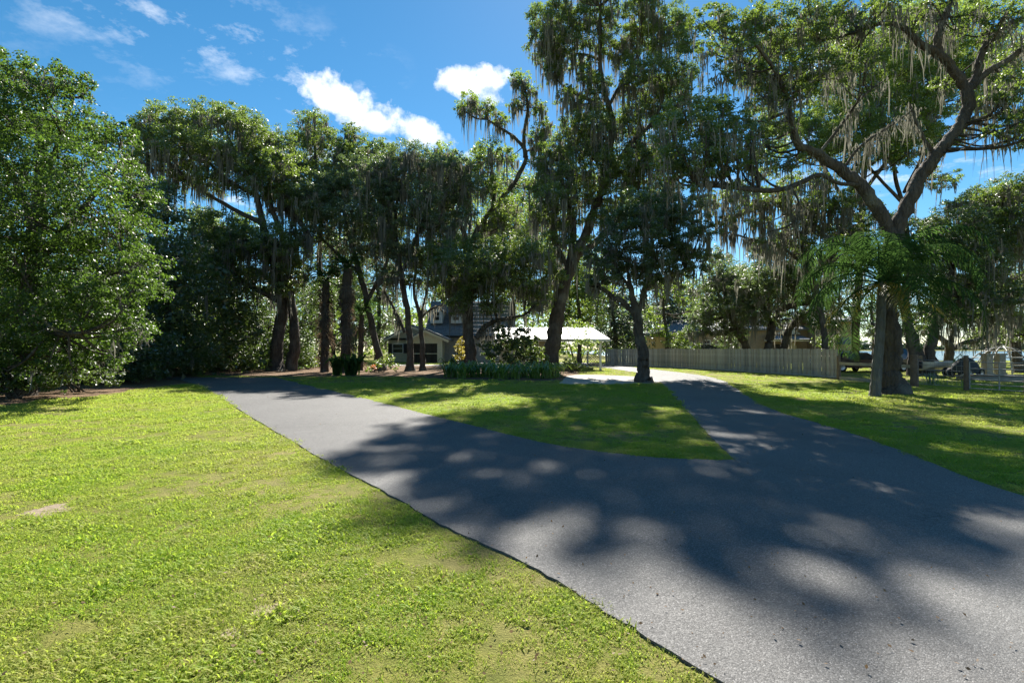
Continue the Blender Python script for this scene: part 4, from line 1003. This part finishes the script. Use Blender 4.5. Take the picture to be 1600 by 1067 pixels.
# main roof facing the drive, two dormers on it
zr0, zr1 = hz(524), hz(462)
def ry(z): return Yh + 1.0 + (z - zr0) / (zr1 - zr0) * 6.2
main = part(MB().slab([(hx(660), ry(zr0), zr0), (hx(806), ry(zr0), zr0), (hx(806), ry(zr1), zr1), (hx(660), ry(zr1), zr1)], .2)
            .slab([(hx(806), ry(zr1) + 6.2, zr0), (hx(660), ry(zr1) + 6.2, zr0), (hx(660), ry(zr1) + .01, zr1), (hx(806), ry(zr1) + .01, zr1)], .2), 'roof', 'shingle')
part(MB().box(hx(660), hx(806), Yh + .84, Yh + .97, zr0 - .28, zr0 + .0), 'gutter', 'dark_frame')
part(MB().prism([(hx(664), hz(526)), (hx(800), hz(526)), (hx(800), zr0 + .5), (hx(664), zr0 + .5)], Yh + 3.4, Yh + 11), 'attic_wall', 'graywall')
for i in range(9):                                  # courses of shingles on the visible slope
    f = (i + .5) / 9; z = zr0 + (zr1 - zr0) * f
    MB().box(hx(661), hx(805), ry(z) - .03, ry(z) + .12, z - .03, z + .035).build('shingle_course', M['shingle'], main, hb)
for px in (681.5, 712.5):
    yd = Yh + 2.4; xa, xb = hx(px - 9.5, yd), hx(px + 9.5, yd); zb, zt, za = hz(505, yd), hz(487, yd), hz(479, yd)
    dm = part(MB().box(xa, xb, yd, yd + 4, zb, zt).prism([(xa, zt), (xb, zt), ((xa + xb) / 2, za)], yd, yd + 4), 'dormer', 'trim')
    r = MB(); cx = (xa + xb) / 2
    for sx in (xa, xb):
        k = 1.25; q = [(cx, yd - .25, za + .12), (cx + (sx - cx) * k, yd - .25, za + (zt - za) * k + .12), (cx + (sx - cx) * k, yd + 4, za + (zt - za) * k + .12), (cx, yd + 4, za + .12)]
        r.slab(q if sx < cx else q[::-1], .1)
    r.build('dormer_roof', M['shingle'], dm, hb)
    window(dm, hb, cx - .36, cx + .36, zb + .35, zt - .05, yd - .01, 0) if False else MB().box(cx - .36, cx + .36, yd - .03, yd + .01, zb + .4, zt - .05).build('dormer_pane', M['glass'], dm, hb)
    MB().box(cx - .36, cx + .36, yd - .05, yd - .032, (zb + zt) / 2 + .12, (zb + zt) / 2 + .19).build('sash_bar', M['trim'], dm, hb)

# carport with white metal roof
Yc = 39.0
cb = (hx(880, Yc), Yc, 0)
cp = empty('carport', cb, 'carport with a white metal roof and slim post beside the boxwood', 'carport')
xa, xb = hx(775, Yc), hx(951, Yc); ze, zt = hz(530, Yc), hz(507, Yc)
roof = MB().slab([(xa, Yc - .6, ze), (xb, Yc - .6, ze), (hx(925, Yc + 3.5), Yc + 3.4, zt - .1), (hx(770, Yc + 3), Yc + 3.4, zt - .1)], .08)
roof = roof.slab([(hx(770, Yc + 3), Yc + 3.41, zt - .1), (hx(925, Yc + 3.5), Yc + 3.41, zt - .1), (xb, Yc + 7.4, ze), (xa, Yc + 7.4, ze)], .08).build('roof', M['metal_roof'], cp, cb)
MB().box(xa, xb, Yc - .68, Yc - .605, ze - .16, ze + .02).build('fascia', M['trim'], roof, cb)
for i in range(18):
    f = (i + .5) / 18; x0_, x1_ = xa + (xb - xa) * f, hx(770, Yc + 3) + (hx(925, Yc + 3.5) - hx(770, Yc + 3)) * f
    MB().slab([(x0_ - .02, Yc - .6, ze + .035), (x0_ + .02, Yc - .6, ze + .035), (x1_ + .02, Yc + 3.4, zt - .065), (x1_ - .02, Yc + 3.4, zt - .065)], .03).build('roof_seam', M['metal_roof'], roof, cb)
for (px, dy) in ((938, 0), (938, 6.6), (800, 0), (868, 0)):
    MB().box(hx(px, Yc) - .08, hx(px, Yc) + .08, Yc + dy - .08, Yc + dy + .08, -.05, ze + .02).build('post', M['trim'], cp, cb)
MB().box(hx(778, Yc), hx(860, Yc), Yc + 2.6, Yc + 2.8, -.05, ze + .3).build('back_wall', M['cream'], cp, cb)
lat = MB(); x0_, x1_ = hx(917, Yc), hx(936, Yc)
for k in range(-7, 8):
    for sg in (1, -1):
        xs = (x0_ + x1_) / 2 + k * .2; pts = []
        for zq in (.35, 1.15):
            pts.append((xs + sg * (zq - .75), zq))
        (a0, c0), (a1, c1) = pts
        def clip(a, c): return (min(max(a, x0_), x1_), c + (min(max(a, x0_), x1_) - a) * sg)
        (a0, c0), (a1, c1) = clip(a0, c0), clip(a1, c1)
        if abs(a1 - a0) < .05: continue
        yy = Yc + (.02 if sg > 0 else .05)
        lat.slab([(a0 - .02, yy, c0), (a0 + .02, yy, c0), (a1 + .02, yy, c1), (a1 - .02, yy, c1)], .015)
lat.build('lattice', M['post_wood'], cp, cb)
for zq in (.33, 1.15): MB().box(x0_ - .03, x1_ + .03, Yc - .03, Yc + .08, zq, zq + .07).build('lattice_rail', M['post_wood'], cp, cb)

# ------------------------------------------------------------------ tan house behind the fence
Yt = 60.0; tb = (hx(1200, Yt), Yt, 0)
th_ = empty('house', tb, 'tan stucco house with arched doorway behind the board fence', 'house')
def tpart(mb, name, mat, parent=None): return mb.build(name, M[mat], parent or th_, tb)
X = lambda px: hx(px, Yt)
Z = lambda py: hz(py, Yt)
tpart(MB().box(X(1045), X(1140), Yt + 1, Yt + 10, -.3, Z(518)), 'left_wing', 'stucco')
tpart(MB().box(X(1138), X(1286), Yt + 3, Yt + 11, -.3, Z(512)), 'middle_wall', 'stucco')
tpart(MB().box(X(1284), X(1343), Yt, Yt + 12, -.3, Z(500)), 'tower_wall', 'stucco')
def hip(px0, px1, py0, py1, y0, y1, name, ov=.6):
    x0, x1, z0_, z1_ = X(px0) - ov, X(px1) + ov, Z(py0), Z(py1); ym = (y0 + y1) / 2; rr = min((x1 - x0) / 2.2, 3.2)
    V = [(x0, y0 - ov, z0_), (x1, y0 - ov, z0_), (x1, y1 + ov, z0_), (x0, y1 + ov, z0_), (x0 + rr, ym, z1_), (x1 - rr, ym, z1_)]
    V += [(v[0], v[1], v[2] - .22) for v in V[:4]]
    tpart(MB().add(V, [(0, 1, 5, 4), (1, 2, 5), (2, 3, 4, 5), (3, 0, 4), (6, 7, 1, 0), (7, 8, 2, 1), (8, 9, 3, 2), (9, 6, 0, 3), (9, 8, 7, 6)]), name, 'shingle')
hip(1045, 1140, 518, 496, Yt + 1, Yt + 10, 'left_roof'); hip(1138, 1286, 512, 490, Yt + 3, Yt + 11, 'middle_roof'); hip(1284, 1343, 500, 478, Yt, Yt + 12, 'tower_roof')
window(th_, tb, X(1314), X(1328), Z(557), Z(539), Yt - .02, 2)
aw = MB(); a0, a1 = X(1307), X(1337)
aw.add([(a0, Yt - .9, Z(538)), (a1, Yt - .9, Z(538)), (a1, Yt, Z(538)), (a0, Yt, Z(538)), (a0 + .6, Yt - .1, Z(527)), (a1 - .6, Yt - .1, Z(527)), (a0 + .6, Yt, Z(527)), (a1 - .6, Yt, Z(527))],
       [(0, 1, 5, 4), (1, 2, 7, 5), (3, 0, 4, 6), (4, 5, 7, 6), (0, 3, 2, 1), (2, 3, 6, 7)])
tpart(aw, 'window_roof', 'shingle')
window(th_, tb, X(1104), X(1114), Z(542), Z(532), Yt + .97, 1)
window(th_, tb, X(1152), X(1160), Z(548), Z(538), Yt + 2.97, 1)
# entry porch
tpart(MB().box(X(1214), X(1272), Yt + 1, Yt + 3.1, Z(533), Z(529.5)), 'entry_fascia', 'trim')
tpart(MB().slab([(X(1212), Yt + .8, Z(529.4)), (X(1274), Yt + .8, Z(529.4)), (X(1268), Yt + 3.05, Z(521)), (X(1218), Yt + 3.05, Z(521))], .12), 'entry_roof', 'shingle')
for (c0, w, m) in ((1235, 6, 'dark_frame'), (1255, 11, 'cream')):
    n = 12; cx = X(c0); ww = w * Yt / F; pts = [(cx - ww, -.2), (cx + ww, -.2)] + [(cx + ww * math.cos(t), Z(541) + .55 * ww * 1.2 * math.sin(t)) for t in np.linspace(0, math.pi, n)]
    tpart(MB().prism(pts, Yt + 2.9, Yt + 3.02), 'arched_door', m)
tpart(MB().prism([(X(1232), Z(521)), (X(1268), Z(521)), (X(1250), Z(508))], Yt + 2.2, Yt + 3.1), 'entry_gable', 'trim')
window(th_, tb, X(1246), X(1253), Z(520.5), Z(514), Yt + 2.17, 0, rail=False)

# ------------------------------------------------------------------ board fence, one picket at a time
FL = gp2([(1308, 592), (1255, 588), (1200, 584.5), (1150, 581), (1100, 578), (1050, 575.3), (1000, 573), (945, 571)])
fp = spline(FL, 12); seg = np.linalg.norm(np.diff(fp, axis=0), axis=1); cum = np.concatenate([[0], np.cumsum(seg)])
fo = (*FL[0], 0)
fence = empty('board_fence', fo, 'weathered grey board fence curving along the right drive', 'fence')
pw = .145; N = int(cum[-1] / pw)
base_me = None
pk = MB().box(-.064, .064, -.011, .011, .09, 1.6)
for i in range(min(N, 290)):
    s = (i + .5) * pw; x, y = np.interp(s, cum, fp[:, 0]), np.interp(s, cum, fp[:, 1]); x2, y2 = np.interp(s + .05, cum, fp[:, 0]), np.interp(s + .05, cum, fp[:, 1])
    if base_me is None or i < 4:
        o = pk.build('picket', principled('picket_wood', [(.36, .345, .32), (.28, .27, .25), (.40, .385, .36), (.32, .30, .275)][i % 4], .9, .25, 3, bump=.4, bscale=30), fence); base_me = (base_me or []) + [o.data]
    else:
        o = bpy.data.objects.new('picket', rnd.choice(base_me)); COL.objects.link(o); o.parent = fence
    off = (i % 2) * .014 + rs.uniform(-.004, .004); aa = math.atan2(y2 - y, x2 - x); o.location = (x - fo[0] + math.sin(aa) * off, y - fo[1] - math.cos(aa) * off, rs.uniform(-.02, .015)); o.rotation_euler = (rs.normal(0, .006), rs.normal(0, .006), math.atan2(y2 - y, x2 - x)); o.scale.z = rs.uniform(.99, 1.012)
print('pickets', N)
for i in range(0, int(cum[-1] / 2.4) + 1):
    s = i * 2.4; x, y = np.interp(s, cum, fp[:, 0]), np.interp(s, cum, fp[:, 1])
    MB().box(x - .05 + .09, x + .05 + .09, y - .05 + .06, y + .05 + .06, -.05, 1.52).build('fence_post', M['post_wood'], fence, fo)
for zq in (.35, 1.2):
    MB().tube([(q[0] + .05, q[1] + .03, zq) for q in fp[::4]], .035, 4).build('fence_rail', M['fence_wood'], fence, fo)
o = MB().tube([(q[0] - .02, q[1] - .02, .06) for q in fp[::4]], .06, 4).build('kick_board', M['fence_wood'], fence, fo)

# ------------------------------------------------------------------ wire fence and gate at the right
wp = [G(1310, 593.5), G(1428, 604), G(1509, 611), G(1604, 617)]
wb = tuple(wp[0])
wf = empty('wire_fence', wb, 'farm fence of timber posts and wire beside the massive oak', 'fence')
for i, p in enumerate(wp):
    r = [.10, .16, .09, .09][i]
    MB().tube(spline([(p.x, p.y, -.1), (p.x + .01, p.y, .7), (p.x, p.y, 1.35 - .1 * (i == 0))], 4), np.linspace(r, r * .9, 9), 10).add([(p.x + r * .9 * math.cos(t), p.y + r * .9 * math.sin(t), 1.35 - .1 * (i == 0)) for t in np.linspace(0, 2 * math.pi, 10, endpoint=False)], [tuple(range(10))]).build('post', M['post_wood'], wf, wb)
a, b2 = wp[0], wp[1]
for zz, hh in ((.02, .16), (.78, .14)):
    d = (b2 - a).normalized(); nrm = Vector((d.y, -d.x, 0)) * .03
    MB().slab([a + nrm + Vector((0, 0, zz)), b2 + nrm + Vector((0, 0, zz)), b2 + nrm + Vector((0, 0, zz + hh)), a + nrm + Vector((0, 0, zz + hh))], .04).build('timber_rail', M['fence_wood'], wf, wb)
for i in (1,):
    a, b2 = wp[i], wp[i + 1]
    for zz in (.15, .35, .55, .75, .95, 1.15): MB().tube([a + Vector((0, 0, zz)), (a + b2) / 2 + Vector((0, 0, zz - .015)), b2 + Vector((0, 0, zz))], .010, 4).build('wire', M['galv'], wf, wb)
    for k in range(1, 12):
        q = a.lerp(b2, k / 12); MB().tube([q + Vector((0, 0, .15)), q + Vector((0, 0, 1.15))], .005, 3).build('wire_stay', M['galv'], wf, wb)
gt_ = empty('farm_gate', tuple(wp[2]), 'galvanised tube farm gate at the right edge of the view', 'gate')
a, b2 = wp[2], wp[3] + (wp[3] - wp[2]) * .5
d = (b2 - a); a = a + d * .04
for zz in (.12, .28, .45, .64, .86, 1.10): MB().tube([a + Vector((0, 0, zz)), b2 + Vector((0, 0, zz))], .022, 6).build('gate_rail', M['galv'], gt_, tuple(wp[2]), True)
for f in (0, .35, .68, 1): q = a.lerp(b2, f); MB().tube([q + Vector((0, 0, .1)), q + Vector((0, 0, 1.12))], .024, 6).build('gate_upright', M['galv'], gt_, tuple(wp[2]), True)


# ------------------------------------------------------------------ things in the neighbouring yard
def wheel(parent, org, x, y, r, w=.2):
    t = np.linspace(0, 2 * np.pi, 18, endpoint=False); V, Fs = [], []
    prof = [(r * .62, -w / 2), (r * .93, -w / 2), (r, -w * .3), (r, w * .3), (r * .93, w / 2), (r * .62, w / 2)]
    for rr, yy in prof: V += [(x + rr * math.cos(a), y + yy, r + rr * math.sin(a)) for a in t]
    for k in range(5): Fs += [(k * 18 + i, k * 18 + (i + 1) % 18, k * 18 + 18 + (i + 1) % 18, k * 18 + 18 + i) for i in range(18)]
    o = MB().add(V, Fs).build('tyre', M['rubber'], parent, org, True)
    m = MB(); m.add([(x + r * .62 * math.cos(a), y - w * .4, r + r * .62 * math.sin(a)) for a in t] + [(x, y - w * .25, r)], [((i + 1) % 18, i, 18) for i in range(18)])
    m.add([(x + r * .62 * math.cos(a), y + w * .4, r + r * .62 * math.sin(a)) for a in t] + [(x, y + w * .25, r)], [(i, (i + 1) % 18, 18) for i in range(18)])
    m.build('rim', M['steel'], o, org)


def car(label, px, Y, rz, mat, L=4.5, H=1.45, Wd=1.75, suv=False):
    c = P(px, HZ, Y); c.z = 0; r = empty('parked_car', c, label, 'car', 'vehicles in the neighbouring yard', rz); O = (0, 0, 0)
    h = H
    body = [(-L / 2, .35), (-L / 2 - .03, .62), (-L / 2 + .12, .82), (-L * .2, .9), (L * .47, .86), (L / 2 + .02, .66), (L / 2, .33), (L * .40, .30), (L * .22, .30), (-L * .22, .30), (-L * .40, .30)]
    V, Fs = [], []; sec = [(-Wd / 2 + .12, .93), (-Wd / 2, 1.0), (Wd / 2, 1.0), (Wd / 2 - .12, .93)]; n = len(body)
    for yy, k in sec: V += [(x * (1 if k == 1 else .985), yy, .6 + (z - .6) * k) for x, z in body]
    for s in range(3): Fs += [(s * n + i, s * n + n + i, s * n + n + (i + 1) % n, s * n + (i + 1) % n) for i in range(n)]
    Fs += [tuple(range(n)), tuple(range(4 * n - 1, 3 * n - 1, -1))]
    MB().add(V, Fs).build('body', M[mat], r, O)
    cab = [(-L * .22, .88), (-L * .06, h), (L * (.36 if suv else .22), h), (L * (.46 if suv else .40), .86)]
    V = [(x, -Wd / 2 + .08, z) for x, z in cab] + [(x, Wd / 2 - .08, z) for x, z in cab]
    for i in (1, 2, 5, 6): V[i] = (V[i][0], V[i][1] * .82, V[i][2])
    MB().add(V, [(0, 1, 2, 3), (7, 6, 5, 4), (0, 4, 5, 1), (1, 5, 6, 2), (2, 6, 7, 3)]).build('cabin_glass', M['glass'], r, O)
    V2 = [(V[i][0], V[i][1] * 1.02, V[i][2] + dz) for dz in (-.02, .05) for i in (1, 2, 6, 5)]
    MB().add(V2, [(3, 2, 1, 0), (4, 5, 6, 7), (0, 1, 5, 4), (1, 2, 6, 5), (2, 3, 7, 6), (3, 0, 4, 7)]).build('roof', M[mat], r, O)
    for i, j in ((0, 1), (3, 2), (4, 5), (7, 6)): MB().tube([V[i], V[j]], .045, 5).build('pillar', M[mat], r, O)
    for sx in (-.31, .31):
        for sy in (-1, 1): wheel(r, O, sx * L, sy * (Wd / 2 - .08), .33)
    for sy in (-1, 1):
        MB().box(-L / 2 - .05, -L / 2 + .03, sy * .62 - .16, sy * .62 + .16, .62, .74).build('headlight', M['trim'], r, O)
        MB().box(L / 2 - .06, L / 2 + .03, sy * .66 - .12, sy * .66 + .12, .62, .76).build('tail_light', M['red_paint'], r, O)
    return r


car('small dark blue car parked at the end of the board fence', 1303, 36.5, .5, 'car_blue', 3.9)
car('low black car parked left of the massive oak trunk', 1342, 36, 2.9, 'car_black', 4.4, 1.3)
car('black open topped jeep behind the oak trunk and round post', 1415, 37, .2, 'car_black', 3.8, 1.6, suv=True)
car('dark truck whose roof just shows over the board fence near the tan house window', 1085, 54, .1, 'car_black', 5.0, 1.95, 1.9, True)
car('silver van whose roof just shows over the middle of the board fence', 1108, 55, .05, 'boat_white', 5.0, 1.85, 1.9, True)

# boat on a trailer
bb = P(1476, HZ, 30.5); bb.z = 0
boat = empty('boat', (bb.x, bb.y, .0), 'white hulled boat on a low trailer behind the wire fence', 'boat', None, .15)
secs = []
for f in np.linspace(0, 1, 9):
    hw = .75 * (1 - f ** 3) ** .7 + .01; x = -1.7 + 3.4 * f; k = .32 + .25 * f ** 3
    secs.append([(x, -hw, .85), (x, -hw * .85, .6), (x, 0, k), (x, hw * .85, .6), (x, hw, .85)])
V = [q for s in secs for q in s]; Fs = [(i * 5 + j, i * 5 + j + 1, i * 5 + 5 + j + 1, i * 5 + 5 + j) for i in range(8) for j in range(4)] + [(4, 3, 2, 1, 0)]
MB().add(V, Fs).build('hull', M['boat_white'], boat, (0, 0, 0), True)
MB().add([(q[0], q[1] * .96, q[2] + .0 - .06) for s in secs for q in (s[0], s[4])], [(2 * i, 2 * i + 2, 2 * i + 3, 2 * i + 1) for i in range(8)]).build('deck', M['cover'], boat, (0, 0, 0))
MB().box(-2.1, -1.72, -.18, .18, .45, 1.2).build('outboard_motor', M['car_black'], boat, (0, 0, 0))
tr = MB()
for sy in (-.55, .55): tr.tube([(-1.8, sy, .36), (1.0, sy, .36), (2.6, 0, .42)], .04, 6)
tr.box(-.9, -.8, -.8, .8, .27, .35); tro = tr.build('trailer_frame', M['galv'], boat, (0, 0, 0))
for sy in (-.85, .85): wheel(boat, (0, 0, 0), -.85, sy, .27, .16)

# covered quad bike
qb = P(1508, HZ, 28.5); qb.z = 0
quad = empty('quad_bike', qb, 'dark quad bike under a rumpled cover left of the stone pillars', 'quad bike', None, .4)
n = 20; V = []
for j, (rr, z) in enumerate([(.62, .25), (.70, .5), (.62, .8), (.42, 1.0), (.15, 1.1)]):
    V += [(rr * 1.3 * math.cos(a) * (1 + .06 * math.sin(5 * a + j)), rr * .75 * math.sin(a) * (1 + .06 * math.sin(4 * a)), z + .07 * math.sin(2 * a + 1) * (j > 1)) for a in np.linspace(0, 2 * math.pi, n, endpoint=False)]
Fs = [(k * n + i, k * n + (i + 1) % n, k * n + n + (i + 1) % n, k * n + n + i) for k in range(4) for i in range(n)] + [tuple(range(4 * n, 5 * n))]
MB().add(V, Fs).build('cover', M['cover'], quad, (0, 0, 0), True)
for sx in (-.55, .55):
    for sy in (-.42, .42): wheel(quad, (0, 0, 0), sx, sy, .27, .2)
MB().tube([(.45, -.35, 1.12), (.4, 0, 1.06), (.45, .35, 1.12)], .02, 6).build('handlebar', M['steel'], quad, (0, 0, 0))

# lumber stack and odds and ends behind the gate
lb = P(1556, HZ, 26); lb.z = 0
lum = empty('timber_stack', lb, 'pile of weathered timber boards lying behind the farm gate', 'timber', None, -.1)
for i in range(14):
    k = i % 5; z = .04 + (i // 5) * .09; MB().box(-1.6 + rs.uniform(-.2, .2), 1.6 + rs.uniform(-.2, .2), k * .22 - .55, k * .22 - .37, z, z + .07).build('board', M[['fence_wood', 'post_wood', 'stone'][i % 3]], lum, (0, 0, 0))
for i, px in enumerate((1542, 1562)):
    p = P(px, HZ, 31 + i * .6); p.z = 0
    o = empty('stone_pillar', p, ['pale square stone pillar under the tube dome, the left one', 'pale square stone pillar under the tube dome, the right one'][i], 'pillar', 'pair of stone pillars')
    MB().box(-.24, .24, -.24, .24, -.03, .14).build('plinth', M['stone'], o); MB().box(-.19, .19, -.19, .19, .14, 1.2).build('shaft', M['stone'], o); MB().box(-.25, .25, -.25, .25, 1.2, 1.32).build('cap', M['stone'], o)
p = P(1566, HZ, 32.5); p.z = 0
dome = empty('tube_dome', p, 'pale metal tube dome frame standing behind the stone pillars', 'dome frame')
R = 1.75
for k in range(6):
    a = k * math.pi / 6; MB().tube([(R * math.cos(t) * math.cos(a), R * math.cos(t) * math.sin(a), R * math.sin(t) - .02) for t in np.linspace(0, math.pi, 20)], .028, 6).build('hoop', M['galv'], dome, (0, 0, 0), True)
for z in (.55, 1.05, 1.45):
    rr = math.sqrt(R * R - z * z); MB().tube([(rr * math.cos(t), rr * math.sin(t), z) for t in np.linspace(0, 2 * math.pi, 28)], .02, 6).build('ring', M['galv'], dome, (0, 0, 0), True)

# ------------------------------------------------------------------ far shore
n = 26000; X_ = rs.uniform(120, 1100, n); hgt = 8 + 3 * np.sin(X_ * .02) + 2.2 * np.sin(X_ * .11 + 2); Zq = rs.rand(n) * hgt
C = np.stack([X_, 640 + rs.uniform(-12, 25, n), Zq], 1)
V, Q = leaf_tris(C, rs.uniform(2.0, 4.5, n), np.tile([0, -.3, .6], (n, 1)))
tag(mesh_np('far_treeline', V, Q, M['pine_leaf']), 'low hazy line of trees on the far lake shore', 'trees', kind='stuff')

print('LEAVES', STAT, sum(STAT.values()))
print('TRIS', sum(TRI.values()), {k: v for k, v in TRI.items() if v > 30000})
